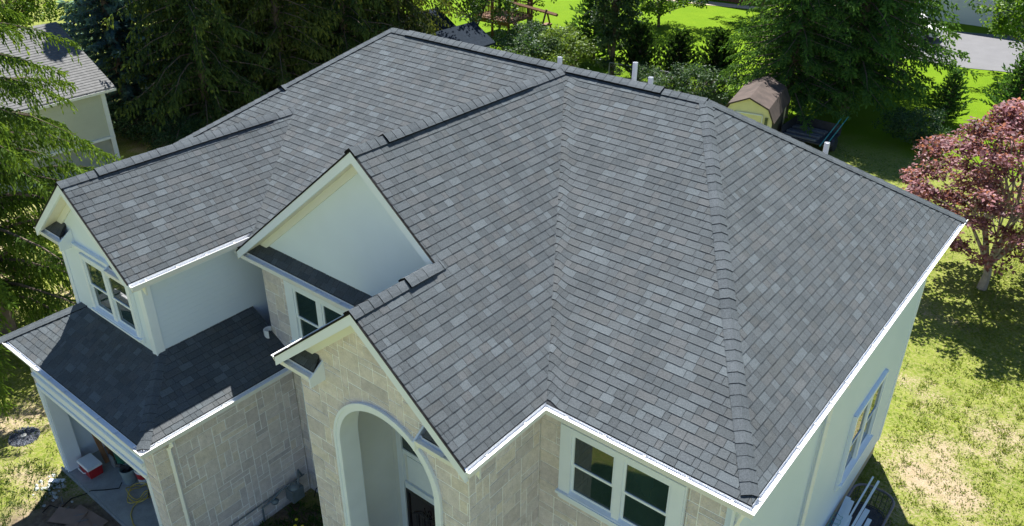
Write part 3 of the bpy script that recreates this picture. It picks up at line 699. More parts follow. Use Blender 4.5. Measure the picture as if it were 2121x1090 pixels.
for i, (x, y, m, sc, ro, lb) in enumerate([
    (-28.4, 12.2, spA, 1.0, .3, 'dark drooping spruce directly behind the ridge of the left wing'),
    (-27.6, 16.0, spB, 1.0, 1.9, 'dark spruce whose bare trunk shows above the left hip of the roof'),
    (-27.4, 19.8, spA, .95, 3.1, 'dense dark spruce behind the upper left hip of the main roof'),
    (-27.0, 23.2, spB, .95, 4.4, 'spruce with yellowish tips beside the dark shed roofs'),
    (-33.0, 15.4, spB, 1.1, 5.3, 'spruce standing just right of the blue spruce in the back row'),
    (-32.6, 19.6, spA, 1.1, .9, 'back row spruce behind the bare trunked spruce'),
    (-32.2, 24.5, spA, 1.05, 2.2, 'back row spruce left of the broad-leaved tree by the playset'),
    (-38.5, 17.5, spB, 1.15, 2.9, 'far spruce behind the blue spruce at the top edge'),
    (-38.0, 23.0, spA, 1.1, 4.9, 'far spruce at the top edge in the middle of the back row'),
    (-37.5, 28.5, spB, 1.05, 1.2, 'far spruce at the right end of the back row')]):
    plant('spruce_tree', (x, y, 0), m[0], m[1], lb, 'spruce', GR, ro, sc)
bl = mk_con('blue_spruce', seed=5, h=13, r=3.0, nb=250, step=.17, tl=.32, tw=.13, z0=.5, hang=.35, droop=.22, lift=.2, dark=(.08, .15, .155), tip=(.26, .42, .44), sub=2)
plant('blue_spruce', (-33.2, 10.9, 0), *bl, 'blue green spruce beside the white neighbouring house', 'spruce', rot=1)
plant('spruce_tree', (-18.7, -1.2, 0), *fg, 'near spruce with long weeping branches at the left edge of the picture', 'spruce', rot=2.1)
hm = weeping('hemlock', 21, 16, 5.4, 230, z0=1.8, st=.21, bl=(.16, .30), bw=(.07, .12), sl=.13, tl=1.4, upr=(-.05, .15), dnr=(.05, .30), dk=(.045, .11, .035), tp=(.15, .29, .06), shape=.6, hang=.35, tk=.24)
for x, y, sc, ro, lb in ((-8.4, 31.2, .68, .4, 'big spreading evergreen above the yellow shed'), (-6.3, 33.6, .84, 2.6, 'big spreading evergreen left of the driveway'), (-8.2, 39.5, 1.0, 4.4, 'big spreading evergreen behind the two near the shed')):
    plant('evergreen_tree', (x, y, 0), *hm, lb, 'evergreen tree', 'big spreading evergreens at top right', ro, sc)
av = mk_con('arborvitae', seed=31, h=3.0, r=1.25, nb=110, step=.11, tl=.26, tw=.09, z0=.1, hang=.05, droop=-.55, lift=.15, dark=(.02, .05, .018), tip=(.06, .13, .03), shape=.7)
for x, y, sc, ro, lb in ((-16.9, 31.4, 1.05, 0, 'small evergreen behind the tall white vent pipe'), (-14.9, 32.0, 1.0, 2, 'small evergreen in the middle of the three by the lawn'), (-12.9, 32.6, 1.05, 4, 'small evergreen nearest the yellow shed')):
    plant('small_evergreen', (x, y, 0), *av, lb, 'small evergreen', 'young evergreens along the lawn edge', ro, sc)
yf = mk_con('young_fir', seed=33, h=3.6, r=1.5, nb=100, step=.12, tl=.3, tw=.08, z0=.1, hang=.1, droop=-.25, lift=.1, dark=(.05, .12, .04), tip=(.10, .22, .06), shape=.8)
for x, y, sc, ro, lb in ((.45, 37.6, 1.0, 0, 'bright green young fir above the red maple'), (-2.1, 35.4, .7, 2, 'short young fir left of the bright green one'), (-21.2, 33.4, 1.25, 1, 'slim young fir left of the tall columnar tree')):
    plant('young_fir', (x, y, 0), *yf, lb, 'young fir', 'young firs on the lawn', ro, sc)
def leafy(seed, clumps, leaf=.14, per=60, cr=.45, cols=((.06, .14, .015), (.17, .29, .035)), flat=.6, limbs=None, trunk_r=.12, up=.5):
    """clumps: list of centres; leaves fill a flattened ball round each"""
    rs = np.random.RandomState(seed); Q = []; C = []
    c0, c1 = np.array(cols[0]), np.array(cols[1])
    for c in clumps:
        n = int(per*rs.uniform(.6, 1.3)); d = nrm(rs.normal(size=(n, 3)))*(rs.uniform(.15, 1, (n, 1))**.6)*cr*rs.uniform(.7, 1.25); d[:, 2] *= flat
        P = np.array(c)+d; N_ = nrm(rs.normal(size=(n, 3))+np.array([0, 0, up*2])+nrm(d)*.6); a = nrm(np.cross(N_, rs.normal(size=(n, 3)))); b_ = np.cross(N_, a)
        l = leaf*rs.uniform(.6, 1.3, (n, 1))
        Q.append(np.stack([P-a*l*.5, P+b_*l*.32-a*l*.05, P+a*l*.55, P-b_*l*.32-a*l*.05], 1))
        k = rs.uniform(0, 1)*.5; t = np.clip(rs.uniform(-.3, .7, (n, 1))+k, 0, 1); C.append((c0*(1-t)+c1*t)*rs.uniform(.8, 1.2, (n, 1)))
    return np.concatenate(Q), np.concatenate(C)
def blob(seed, n, cx, cy, cz, rx, ry, rz, shell=.55):
    rs = np.random.RandomState(seed); d = nrm(rs.normal(size=(n, 3)))*(shell+(1-shell)*rs.uniform(0, 1, (n, 1)))
    lump = 1+.22*np.sin(d[:, :1]*7+seed)+.15*np.sin(d[:, 1:2]*9+seed*2)
    return d*lump*np.array([rx, ry, rz])+np.array([cx, cy, cz])
def mk_tree(name, seed, h, r, n=170, z0=1.6, leaf=.16, per=55, cr=.5, cols=((.06, .14, .015), (.17, .29, .035)), flat=.65, trunk=.14, shell=.55):
    cl = blob(seed, n, 0, 0, (h+z0)/2, r, r, (h-z0)/2, shell); Q, C = leafy(seed, cl, leaf, per, cr, cols, flat)
    w = MB(); rg = random.Random(seed)
    w.tube([(0, 0, 0), (.05, .03, z0*.8), (0, .05, h*.6)], [trunk, trunk*.8, trunk*.3], 8)
    for i in range(0, n, max(1, n//22)):
        c = cl[i]; zb = min(c[2]*.75, z0*.7+rg.random()*h*.35); w.tube([(0, 0, zb), (c[0]*.5, c[1]*.5, (zb+c[2])/2+.1), tuple(c)], [trunk*.35, trunk*.2, .015], 5, cap=False)
    o = w.build('trunk', M_bark); tm = o.data; bpy.data.objects.remove(o); return fast_mesh(name, Q, C, M_leaf), tm
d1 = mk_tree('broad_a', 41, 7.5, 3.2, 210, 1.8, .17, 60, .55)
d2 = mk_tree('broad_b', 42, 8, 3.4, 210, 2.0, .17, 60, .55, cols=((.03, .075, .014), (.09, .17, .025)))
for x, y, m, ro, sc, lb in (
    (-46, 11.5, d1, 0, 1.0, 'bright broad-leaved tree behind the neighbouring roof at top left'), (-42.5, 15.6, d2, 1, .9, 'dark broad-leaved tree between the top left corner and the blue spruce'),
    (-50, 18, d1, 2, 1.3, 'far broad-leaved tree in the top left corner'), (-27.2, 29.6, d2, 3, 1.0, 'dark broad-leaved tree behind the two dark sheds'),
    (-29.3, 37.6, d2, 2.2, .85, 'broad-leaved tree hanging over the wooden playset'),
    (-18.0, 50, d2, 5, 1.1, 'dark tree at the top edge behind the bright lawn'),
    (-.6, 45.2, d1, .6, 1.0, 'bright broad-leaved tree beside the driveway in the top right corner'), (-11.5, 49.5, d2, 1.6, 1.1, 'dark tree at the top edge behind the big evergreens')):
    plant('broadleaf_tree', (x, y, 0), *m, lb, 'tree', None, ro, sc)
d3 = mk_tree('broad_c', 44, 5.6, 3.1, 190, .7, .17, 60, .55, cols=((.03, .08, .012), (.10, .20, .02)), trunk=.12)
plant('broadleaf_tree', (-22.4, 43.2, 0), *d3, 'broad-leaved tree throwing a round shadow on the bright lawn', 'tree', rot=4)
ct = mk_tree('columnar', 51, 10, 1.15, 210, .2, .17, 60, .45, cols=((.025, .06, .02), (.08, .14, .05)), shell=.6)
plant('columnar_tree', (-18.35, 30.9, 0), *ct, 'tall narrow leafy tree rising above the middle of the ridge', 'tree')
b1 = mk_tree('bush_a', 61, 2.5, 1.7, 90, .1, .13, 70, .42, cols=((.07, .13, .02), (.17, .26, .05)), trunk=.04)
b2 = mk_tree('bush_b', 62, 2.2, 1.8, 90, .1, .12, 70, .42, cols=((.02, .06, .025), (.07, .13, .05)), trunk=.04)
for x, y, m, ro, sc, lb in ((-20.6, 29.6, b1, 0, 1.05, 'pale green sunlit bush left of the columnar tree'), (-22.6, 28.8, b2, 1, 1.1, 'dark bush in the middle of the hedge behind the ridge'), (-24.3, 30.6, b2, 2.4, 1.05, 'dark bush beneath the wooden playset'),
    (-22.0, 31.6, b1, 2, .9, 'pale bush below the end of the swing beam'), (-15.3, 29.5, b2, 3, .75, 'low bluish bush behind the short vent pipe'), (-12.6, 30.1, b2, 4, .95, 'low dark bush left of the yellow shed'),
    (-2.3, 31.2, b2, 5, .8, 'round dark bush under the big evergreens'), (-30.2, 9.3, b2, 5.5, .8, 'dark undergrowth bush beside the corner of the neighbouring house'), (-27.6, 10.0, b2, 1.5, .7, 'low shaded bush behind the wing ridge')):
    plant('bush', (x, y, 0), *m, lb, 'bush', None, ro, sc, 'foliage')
# red japanese maple: layered plates of small leaves on forked limbs
rs_ = np.random.RandomState(77); cl = []; wd = MB()
wd.tube([(0, 0, 0), (.03, 0, .5), (-.05, 0, .95)], [.15, .12, .11], 8)
forks = []
for i in range(9):
    az = i*2.4; e = rs_.uniform(.5, 1.0); q = np.array([math.cos(az)*e, math.sin(az)*e, rs_.uniform(1.0, 1.9)]); forks.append(q)
    wd.tube([(-.05, 0, .8), (q[0]*.45, q[1]*.45, .9+q[2]*.35), (q[0], q[1], .8+q[2])], [.075, .055, .035], 6, cap=False)
for i in range(250):
    az = rs_.uniform(0, 2*math.pi); f = rs_.uniform(.0, 1); z = 2.05+3.75*f; R_ = 2.85*(math.sin(math.pi*min(1, .22+.72*f)))**.8*rs_.uniform(.35, 1.08)
    cl.append((math.cos(az)*R_, math.sin(az)*R_, z+rs_.uniform(-.2, .2)-.12*R_))
    if i % 4 == 0:
        q = forks[i % 9]; wd.tube([(q[0], q[1], .8+q[2]), ((q[0]+cl[-1][0])/2, (q[1]+cl[-1][1])/2, (.8+q[2]+cl[-1][2])/2+.1), cl[-1]], [.028, .018, .006], 4, cap=False)
Q, C = leafy(7, cl, .12, 115, .44, ((.09, .032, .042), (.40, .19, .22)), .38, up=.9)
o = wd.build('trunk', mat('maple_bark', (.30, .25, .20), .85, noise=(7, .2))); tm = o.data; bpy.data.objects.remove(o)
plant('red_maple', (3.1, 19.6, 0), fast_mesh('maple_leaves', Q, C, M_leaf), tm, 'red leaved ornamental maple with a forked trunk right of the house', 'maple tree', rot=.5, sc=(1.06, 1.06, 1.05))
# grass tufts and weeds: nobody could count them
rs_ = np.random.RandomState(5); PQ = []; PC = []
def tufts(n, x0, x1, y0, y1, size, nb, cols, hh=.12):
    px = rs_.uniform(x0, x1, n); py = rs_.uniform(y0, y1, n); s = size*rs_.uniform(.5, 1.5, n)
    for k in range(nb):
        a = rs_.uniform(0, 2*math.pi, n); r_ = s*rs_.uniform(0, 1, n); P = np.stack([px+np.cos(a)*r_, py+np.sin(a)*r_, np.full(n, .0)], 1)
        D = np.stack([np.cos(a)*.7, np.sin(a)*.7, rs_.uniform(.3, 1.2, n)], 1)
        PQ.append(blades(P, D, hh*rs_.uniform(.5, 1.4, n), .022*rs_.uniform(.6, 1.3, n), rs_, False)); t = rs_.uniform(0, 1, (n, 1)); PC.append(np.array(cols[0])*(1-t)+np.array(cols[1])*t)
GC = ((.10, .16, .018), (.21, .26, .04))
tufts(200, 3.0, 9.5, 4, 26, .15, 40, GC, .10); tufts(9000, 3.0, 10, 4, 26, .07, 6, GC, .06); tufts(1500, -24, -11.9, -6, 6, .10, 8, GC, .10); tufts(90, -20, -12, -6, 4, .15, 24, GC, .11)
tufts(260, -6.6, -4.0, -3.2, .1, .10, 14, ((.02, .07, .01), (.07, .14, .02)), .18); tufts(200, -12.6, -10.9, -5.5, -3.1, .1, 10, ((.03, .08, .012), (.09, .13, .03)), .1)
tufts(4000, -14, 4, 11, 29, .09, 5, ((.05, .11, .012), (.12, .19, .03)), .1)
gm = fast_mesh('grass', np.concatenate(PQ), np.concatenate(PC), M_leaf); go = bpy.data.objects.new('grass', gm); COL.objects.link(go); tag(go, 'tufts of grass and weeds in the patchy yard', 'grass', kind='stuff')
# dandelions by the porch
for i, (x, y) in enumerate(((-6.05, -.62), (-5.93, -.75), (-5.80, -.66), (-5.83, -.83))):
    b = MB(); b.tube([(x, y, 0), (x, y+.01, .2)], .006, 5, (.08, .16, .02)); b.lathe((x, y, .19), [(0, 0), (.03, .005), (.036, .018), (.02, .028), (0, .03)], 10, (.75, .68, .02))
    tag(b.build('dandelion', mat('flower', attr=True, rough=.7), loc=(x, y, 0)), 'yellow dandelion in the shaded grass left of the porch arch', 'flower', 'yellow dandelions beside the porch')
# ================================================================ OTHER THINGS
# --- neighbouring house on the left
M_nroof = mat('old_shingles', (.15, .15, .15), .9, noise=(6, .2), noise2=(60, .2), lap=.13, spec=.2); M_nsid = mat('cream_siding', (.50, .52, .42), .6, noise=(2, .04), lap=.2)
nb = thing('neighbouring_house', (-32, 0, 0), 'cream sided neighbouring house with a weathered grey roof at the left edge', 'house')
b = MB(); b.box(-35.6, -28.2, -9, 7.55, 1.16, 3.15); b.prism([(-35.6, 7.5, 3.15), (-28.2, 7.5, 3.15), (-31.9, 7.5, 5.0)], (0, .05, 0)); b.build('wall', M_nsid, nb)
b = MB(); b.box(-35.5, -28.28, -8.9, 7.48, 0, 1.16); b.build('lower_wall', mat('grey_block', (.34, .36, .32), .8, noise=(3, .1)), nb)
b = MB(); b.box(-28.2, -28.14, 7.4, 7.58, .1, 3.15); b.box(-28.2, -28.12, -9, 7.58, 1.12, 1.22); b.build('corner_board', M_cream, nb)
b = MB(); b.prism([(-31.9, -9.3, 5.14), (-28.0, -9.3, 3.13), (-28.0, -9.3, 3.25), (-31.9, -9.3, 5.28), (-35.8, -9.3, 3.25), (-35.8, -9.3, 3.13)], (0, 17.3, 0))
for i in range(30):                                             # raised courses
    f0 = i/30; x0, z0 = -28.0-3.9*f0, 3.25+2.03*f0
    b.hexa([(x0+.005, -9.31, z0-.01), (x0+.005, 8.0, z0-.01), (x0-.13, 8.0, z0+.06), (x0-.13, -9.31, z0+.06), (x0+.012, -9.31, z0+.014), (x0+.012, 8.0, z0+.014), (x0-.13, 8.0, z0+.072), (x0-.13, -9.31, z0+.072)])
b.build('roof', M_nroof, nb)
b = MB(); b.sweep([(-27.92, -9.3, 3.2), (-27.92, 8.0, 3.2)], GUT); b.build('gutter', M_gut, nb)
# --- two dark garden sheds behind the ridge
M_sroof = mat('shed_roof', (.018, .026, .038), .95, noise=(8, .2), lap=.12, spec=.1); M_sw = mat('pale_blue_boards', (.50, .58, .62), .7, noise=(4, .06))
def gshed(x0, x1, y0, y1, ze, zr, label):
    t = thing('garden_shed', ((x0+x1)/2, (y0+y1)/2, 0), label, 'shed', 'dark roofed garden sheds'); xc = (x0+x1)/2
    b = MB(); b.prism([(x0+.2, y0+.2, 0), (x1-.2, y0+.2, 0), (x1-.2, y0+.2, ze), (xc, y0+.2, zr-.08), (x0+.2, y0+.2, ze)], (0, y1-y0-.4, 0)); b.build('wall', M_sw, t)
    b = MB(); b.prism([(x0, y0, ze-.1), (xc, y0, zr), (x1, y0, ze-.1), (x1, y0, ze), (xc, y0, zr+.1), (x0, y0, ze)], (0, y1-y0, 0)); b.build('roof', M_sroof, t)
    b = MB(); b.box(xc-.45, xc+.45, y0+.15, y0+.195, .1, 1.9); dd = b.build('door', M_trim, t); b = MB(); b.box(xc+.3, xc+.36, y0+.11, y0+.148, .95, 1.1); b.build('handle', M_black, dd)
gshed(-26.1, -23.1, 21.6, 26.6, 2.15, 2.95, 'nearer dark roofed garden shed with pale blue walls')
gshed(-29.6, -26.3, 22.6, 27.3, 2.2, 3.1, 'farther dark roofed garden shed, the left one of the pair')
# --- yellow gambrel shed
sh = thing('yellow_shed', (-7.9, 27, 0), 'small yellow shed with a brown gambrel roof under the big evergreens', 'shed')
M_yel = mat('yellow_boards', (.70, .66, .36), .7, noise=(3, .05)); M_brn = mat('brown_roof', (.07, .05, .042), .9, noise=(2.5, .35), noise2=(30, .2))
gp = [(-9.0, 0), (-6.9, 0), (-6.9, 1.75), (-7.15, 2.25), (-7.95, 2.6), (-8.75, 2.25), (-9.0, 1.75)]
b = MB(); b.prism([(x, 25.1, z) for x, z in gp], (0, .08, 0)); b.build('wall', M_yel, sh)
b = MB(); b.box(-8.95, -6.95, 25.18, 28.35, 0, 1.72); b.build('side_wall', mat('shade_painted_side', (.07, .06, .035), .85, noise=(3, .2)), sh)  # yellow shed's flank, with the tree shade put into its dark colour
b = MB(); b.prism([(x, 28.35, z) for x, z in gp], (0, .08, 0)); b.build('wall', M_yel, sh)
b = MB(); rp = [(-9.12, 1.72), (-8.82, 2.32), (-7.95, 2.70), (-7.08, 2.32), (-6.78, 1.72)]; r2 = [(-9.10, 1.66), (-8.79, 2.26), (-7.95, 2.63), (-7.11, 2.26), (-6.8, 1.66)]
for i in range(4): b.prism([(rp[i][0], 24.98, rp[i][1]), (rp[i+1][0], 24.98, rp[i+1][1]), (r2[i+1][0], 24.98, r2[i+1][1]), (r2[i][0], 24.98, r2[i][1])], (0, 3.6, 0))
b.build('roof', M_brn, sh)
b = MB(); b.box(-8.45, -7.35, 25.05, 25.098, .1, 1.95); dd = b.build('door', M_yel, sh); b = MB(); b.box(-8.5, -8.46, 25.03, 25.09, .05, 2.0); b.box(-7.34, -7.3, 25.03, 25.09, .05, 2.0); b.box(-8.5, -7.3, 25.03, 25.09, 1.96, 2.0); b.build('door_trim', M_cream, dd)
b = MB(); b.box(-7.2, -7.08, 25.05, 25.098, 1.35, 1.9); b.build('window', M_glass, sh)
b = MB(); b.box(-8.85, -8.62, 25.05, 25.098, 1.75, 1.95); b.build('vent', M_gray, sh)
sh.location.x -= .25; sh.rotation_euler.z = .2
# --- trailer with slats and teal rails
tr = thing('utility_trailer', (-5.9, 28.4, 0), 'dark utility trailer with pale slats and teal rails between the yellow shed and the evergreens', 'trailer')
M_teal = mat('teal_paint', (.05, .30, .28), .5, noise=(5, .2)); M_dk = mat('dark_metal', (.03, .032, .04), .5, noise=(9, .3)); M_slat = mat('weathered_slats', (.12, .13, .14), .8, noise=(6, .25))
b = MB(); b.box(-7.1, -5.0, 27.4, 29.2, .45, .52); b.box(-7.1, -7.05, 27.4, 29.2, .52, .95); b.box(-7.1, -5.0, 29.15, 29.2, .52, .95); b.tube([(-6, 27.4, .45), (-6, 26.3, .4)], .04, 6); b.build('bed', M_dk, tr)
for k in range(5): b = MB(); b.box(-7.0, -5.5, 27.5+k*.34, 27.62+k*.34, .523, .60+.04*(k % 2)); b.build('slat', M_slat, tr)
for s in (0, .22): b = MB(); b.tube([(-5.2+s, 27.2, .5), (-5.1+s, 29.4, 1.3)], .022, 8); b.build('rail', M_teal, tr)
for x in (-7.2, -4.95): b = MB(); b.tube([(x-.08, 28.3, .3), (x+.08, 28.3, .3)], .3, 18); b.build('wheel', M_dk, tr)
# --- wooden playset
M_wood = mat('playset_wood', (.16, .075, .04), .8, noise=(5, .25)); ps = thing('playset', (-28.4, 35, 0), 'brown wooden playset with railed tower and swing beam on the bright lawn', 'playset')
X0, X1, Y0, Y1 = -29.9, -27.2, 33.8, 36.2
for x in (X0, (X0+X1)/2, X1):
    for y in (Y0, Y1): b = MB(); b.box(x-.06, x+.06, y-.06, y+.06, 0, 3.4); b.build('post', M_wood, ps)
b = MB(); b.box(X0-.1, X1+.1, Y0-.1, Y1+.1, 1.05, 1.17); b.box(X0-.05, X1+.05, Y0-.09, Y0-.04, .9, 1.05); b.build('deck', M_wood, ps)
def rail_(p, q):
    b = MB(); p, q = Vector(p), Vector(q); d = q-p
    for z in (1.25, 1.95): b.tube([(*p.xy, z), (*q.xy, z)], .04, 4)
    n = int(d.length/.14)
    for k in range(n): r = p+d*((k+.5)/n); b.tube([(r.x, r.y, 1.2), (r.x, r.y, 1.98)], .025, 4)
    b.build('railing', M_wood, ps)
rail_((X0, Y0, 0), (X1, Y0, 0)); rail_((X1, Y0, 0), (X1, Y1, 0)); rail_((X0, Y0, 0), (X0, Y1, 0)); rail_((X0, Y1, 0), (X1, Y1, 0))
b = MB(); b.tube([(X1-.1, 34.1, 2.35), (-22.95, 33.15, 2.35)], .1, 4); b.build('swing_beam', M_wood, ps)
for dy in (-1, 1): b = MB(); b.tube([(-23.9, 33.35, 2.5), (-23.9+.1*dy, 33.35+.95*dy, 0)], .07, 4); b.build('leg', M_wood, ps)
b = MB(); b.box(-24.1, -23.7, 33.0, 33.7, 1.55, 1.65); b.build('cross_brace', M_wood, ps)
M_rope = mat('rope', (.16, .15, .06), .8)
for k, x in enumerate((-26.6, -25.4)):
    b = MB(); y = 33.9-(x+26.6)*.2
    for dx in (-.22, .22): b.tube([(x+dx, y, 2.3), (x+dx, y, .55)], .015, 4)
    sw = b.build('swing', M_rope, ps); b = MB(); b.box(x-.25, x+.25, y-.1, y+.1, .5, .55); b.build('swing_seat', M_teal, sw)
b = MB(); b.hexa([(-27.1, 34.4, 1.1), (-27.1, 34.0, 1.1), (-25.5, 33.4, .1), (-25.5, 33.8, .1), (-27.1, 34.4, 1.18), (-27.1, 34.0, 1.18), (-25.5, 33.4, .18), (-25.5, 33.8, .18)]); b.build('ramp', M_wood, ps)
ps.location.x -= .8
# --- chain link fence
fe = thing('chain_link_fence', (-14, 31, 0), 'grey chain link fence between the small evergreens and the bushes', 'fence')
fp = [(-18.0+1.75*k, 30.1+.25*k, 0) for k in range(6)]
for p in fp: b = MB(); b.tube([p, (p[0], p[1], 1.25)], .03, 6); b.build('post', M_gray, fe)
b = MB(); b.tube([(*fp[0][:2], 1.22), (*fp[-1][:2], 1.22)], .022, 6); b.build('top_rail', M_gray, fe)
b = MB(); a, c = Vector(fp[0]), Vector(fp[-1])
for k in range(70):
    for s in (0, 1):
        f0, f1 = k/70, min(1, (k+9)/70); p = a.lerp(c, f0 if s else f1); q = a.lerp(c, f1 if s else f0); b.tube([(p.x, p.y, .05), (q.x, q.y, 1.2)], .006, 3, cap=False)
b.build('wire_mesh', M_gray, fe)
# --- house at the top right
bh = thing('far_house', (-7, 59, 0), 'white house with a dark garage door behind the driveway, top right', 'house')
b = MB(); b.box(-13, -4.6, 57.6, 64, 0, 5.2); b.box(-4.6, 3, 59.0, 64, 0, 5.2); b.build('wall', mat('white_boards', (.70, .73, .76), .6, noise=(1, .03), lap=.2), bh)
b = MB(); b.prism([(-13.4, 57.2, 5.2), (3.4, 57.2, 5.2), (3.4, 60.8, 7.2), (-13.4, 60.8, 7.2)], (0, 0, .15)); b.prism([(-13.4, 60.8, 7.2), (3.4, 60.8, 7.2), (3.4, 64.4, 5.2), (-13.4, 64.4, 5.2)], (0, 0, .15)); b.build('roof', M_nroof, bh)
b = MB(); b.box(-4.3, -1.4, 58.94, 58.998, .05, 2.6); b.build('garage_door', mat('navy_door', (.04, .06, .11), .5), bh)
b = MB(); b.box(-4.63, -4.5, 57.57, 57.7, 0, 5.2); b.build('corner_board', M_dk, bh)
# patio house edge, brick
ph = thing('brick_house', (-27, 54, 0), 'low reddish building beyond the pink patio at the top edge', 'house')
b = MB(); b.box(-31, -20.5, 53.6, 60, 0, 3.0); b.build('wall', mat('red_brick', (.26, .11, .07), .85, noise=(9, .2)), ph)
b = MB(); b.prism([(-31.4, 53.2, 3), (-20, 53.2, 3), (-20, 60.4, 3), (-31.4, 60.4, 3)], (0, 0, .3)); b.build('roof', M_nroof, ph)
for x in (-29, -26, -23): b = MB(); b.box(x, x+1.1, 53.55, 53.598, .9, 2.2); b.build('window', M_glass, ph)
# --- white parked car
pc = thing('parked_car', (-7.6, 51.6, 0), 'white parked car half hidden by the evergreens beside the driveway', 'car'); M_car = mat('white_paint', (.8, .8, .8), .25, noise=(1, .02))
b = MB(); sec = [(-2.2, .35), (2.2, .35), (2.25, .75), (1.3, .88), (.75, 1.38), (-1.0, 1.42), (-1.6, .95), (-2.25, .85)]
b.prism([(-7.6+a, 50.8, z) for a, z in sec], (0, 1.7, 0)); b.build('body', M_car, pc)
b = MB(); b.prism([(-7.6+a, 50.78, z) for a, z in ((-1.4, .95), (1.1, .93), (.68, 1.3), (-.95, 1.34))], (0, 1.74, 0)); b.build('window', M_glass, pc)
for dx in (-1.4, 1.4):
    for y in (50.75, 52.35):
        b = MB(); b.tube([(-7.6+dx, y, .33), (-7.6+dx, y+.2, .33)], .33, 18); w_ = b.build('wheel', M_dk, pc); b = MB(); b.tube([(-7.6+dx, y-.01, .33), (-7.6+dx, y+.21, .33)], .18, 12); b.build('rim', M_gray, w_)
pc.location.x -= 1.1
# ================================================================ AROUND THE GARAGE
M_red = mat('red_plastic', (.42, .02, .025), .4, noise=(4, .1)); M_wpl = mat('white_plastic', (.72, .75, .78), .4, noise=(6, .05)); M_grn = mat('green_plastic', (.015, .12, .08), .45, noise=(5, .15)); M_gry = mat('grey_plastic', (.22, .28, .30), .5, noise=(7, .15))
ck = thing('cooler', (-10.98, -2.62, .1), 'red cooler with a white lid beside the garage door jamb', 'cooler')
b = MB(); o = (-11.2, -2.78, .1)
b.hexa([(-11.2, -2.75, .1), (-10.74, -2.75, .1), (-10.74, -2.47, .1), (-11.2, -2.47, .1), (-11.22, -2.77, .36), (-10.72, -2.77, .36), (-10.72, -2.45, .36), (-11.22, -2.45, .36)]); b.build('body', M_red, ck)
b = MB(); b.hexa([(-11.235, -2.785, .362), (-10.705, -2.785, .362), (-10.705, -2.435, .362), (-11.235, -2.435, .362), (-11.22, -2.77, .42), (-10.72, -2.77, .42), (-10.72, -2.45, .42), (-11.22, -2.45, .42)]); b.build('lid', M_wpl, ck)
b = MB(); b.tube([(-11.15, -2.80, .3), (-11.1, -2.83, .28), (-10.85, -2.83, .28), (-10.8, -2.80, .3)], .012, 6); b.build('handle', M_wpl, ck)
def bucket(x, y, r, h, m, label, lip=True, band=None, inner=None):
    t = thing('bucket', (x, y, .1), label, 'bucket'); b = MB()
    b.lathe((x, y, .1), [(0, 0), (r*.85, 0), (r*.97, h*.85), (r*.97, h*.86), (r*1.05, h*.86), (r*1.05, h), (r*.95, h), (r*.8, .03), (0, .03)], 26); b.build('body', m, t, smooth=False)
    b = MB(); b.tube([(x+r*1.04*math.cos(q), y+r*1.04*math.sin(q), .1+h*.8-.25*r*abs(math.sin(q*1.0+.5))) for q in [i*.26+.6 for i in range(13)]], .006, 5); b.build('handle', M_gray, t)
    if band: b = MB(); b.lathe((x, y, .1), [(r*.9, h*.35), (r*.935, h*.36), (r*.985, h*.75), (r*.96, h*.76)], 26); b.build('label_band', band, t)
    if inner: b = MB(); b.lathe((x, y, .1), [(0, h*.7), (r*.93, h*.7)], 20); b.build('contents', inner, t)
bucket(-10.02, -2.2, .17, .38, M_gry, 'grey bucket with a dark tool standing in it on the garage floor', inner=M_dk)
bucket(-9.78, -1.98, .165, .38, M_wpl, 'white bucket with a red band on the garage floor', band=M_red)
b = MB(); b.tube([(-10.05, -2.15, .25), (-9.98, -2.2, .5), (-10.04, -2.32, .62), (-10.16, -2.36, .6)], [.03, .035, .05, .035], 8); tag(b.build('mixing_tool', M_dk, loc=(-10.05, -2.15, .1)), 'dark hand tool sticking out of the grey bucket', 'tool')
t = thing('waste_barrel', (-10.45, -1.9, .1), 'dark green barrel standing inside the garage', 'barrel')
b = MB(); b.lathe((-10.45, -1.9, .1), [(0, 0), (.27, 0), (.30, .1), (.34, .86), (.37, .87), (.37, .93), (.33, .93), (.31, .85), (0, .83)], 30); b.build('body', M_grn, t)
b = MB(); b.lathe((-10.45, -1.9, .1), [(.372, .88), (.385, .89), (.385, .91), (.372, .92)], 30); b.build('rim', M_grn, t)
M_lum = mat('lumber', (.33, .17, .08), .8, noise=(6, .25))
for k, (y, w, m, lb) in enumerate(((-2.28, .06, M_lum, 'brown board leaning in the garage corner, nearest the door'), (-2.15, .07, M_lum, 'second brown board leaning in the garage corner'), (-2.0, .05, M_lum, 'thin brown board leaning beside the red pole'))):
    b = MB(); x = -11.02+.05*k; b.hexa([(x, y, .1), (x+.04, y, .1), (x+.04, y+w*1.6, .1), (x, y+w*1.6, .1), (x-.45, y-.04, 1.75), (x-.41, y-.04, 1.75), (x-.41, y+w*1.4, 1.75), (x-.45, y+w*1.4, 1.75)])
    tag(b.build('board', m, loc=(x, y, .1)), lb, 'board', 'boards leaning in the garage')
t = thing('shovel', (-10.75, -1.85, .1), 'red handled shovel with a red blade leaning in the garage', 'shovel')
b = MB(); b.tube([(-10.83, -1.87, .35), (-11.35, -1.95, 1.85)], .022, 8); b.build('handle', M_red, t)
b = MB(); b.hexa([(-10.80, -1.98, .11), (-10.70, -1.98, .11), (-10.66, -1.74, .11), (-10.78, -1.72, .11), (-10.9, -1.97, .42), (-10.86, -1.97, .44), (-10.84, -1.76, .44), (-10.88, -1.76, .42)]); b.build('blade', M_red, t)
t = thing('rake', (-10.6, -1.45, .1), 'long tool with a pale green pole leaning on the inner garage wall', 'tool')
b = MB(); b.tube([(-10.75, -1.6, .12), (-11.4, -1.3, 2.0)], .016, 8); b.build('handle', mat('pale_green', (.28, .42, .36), .5), t)
b = MB(); b.box(-10.9, -10.6, -1.72, -1.62, .1, .16); b.build('head', M_dk, t)
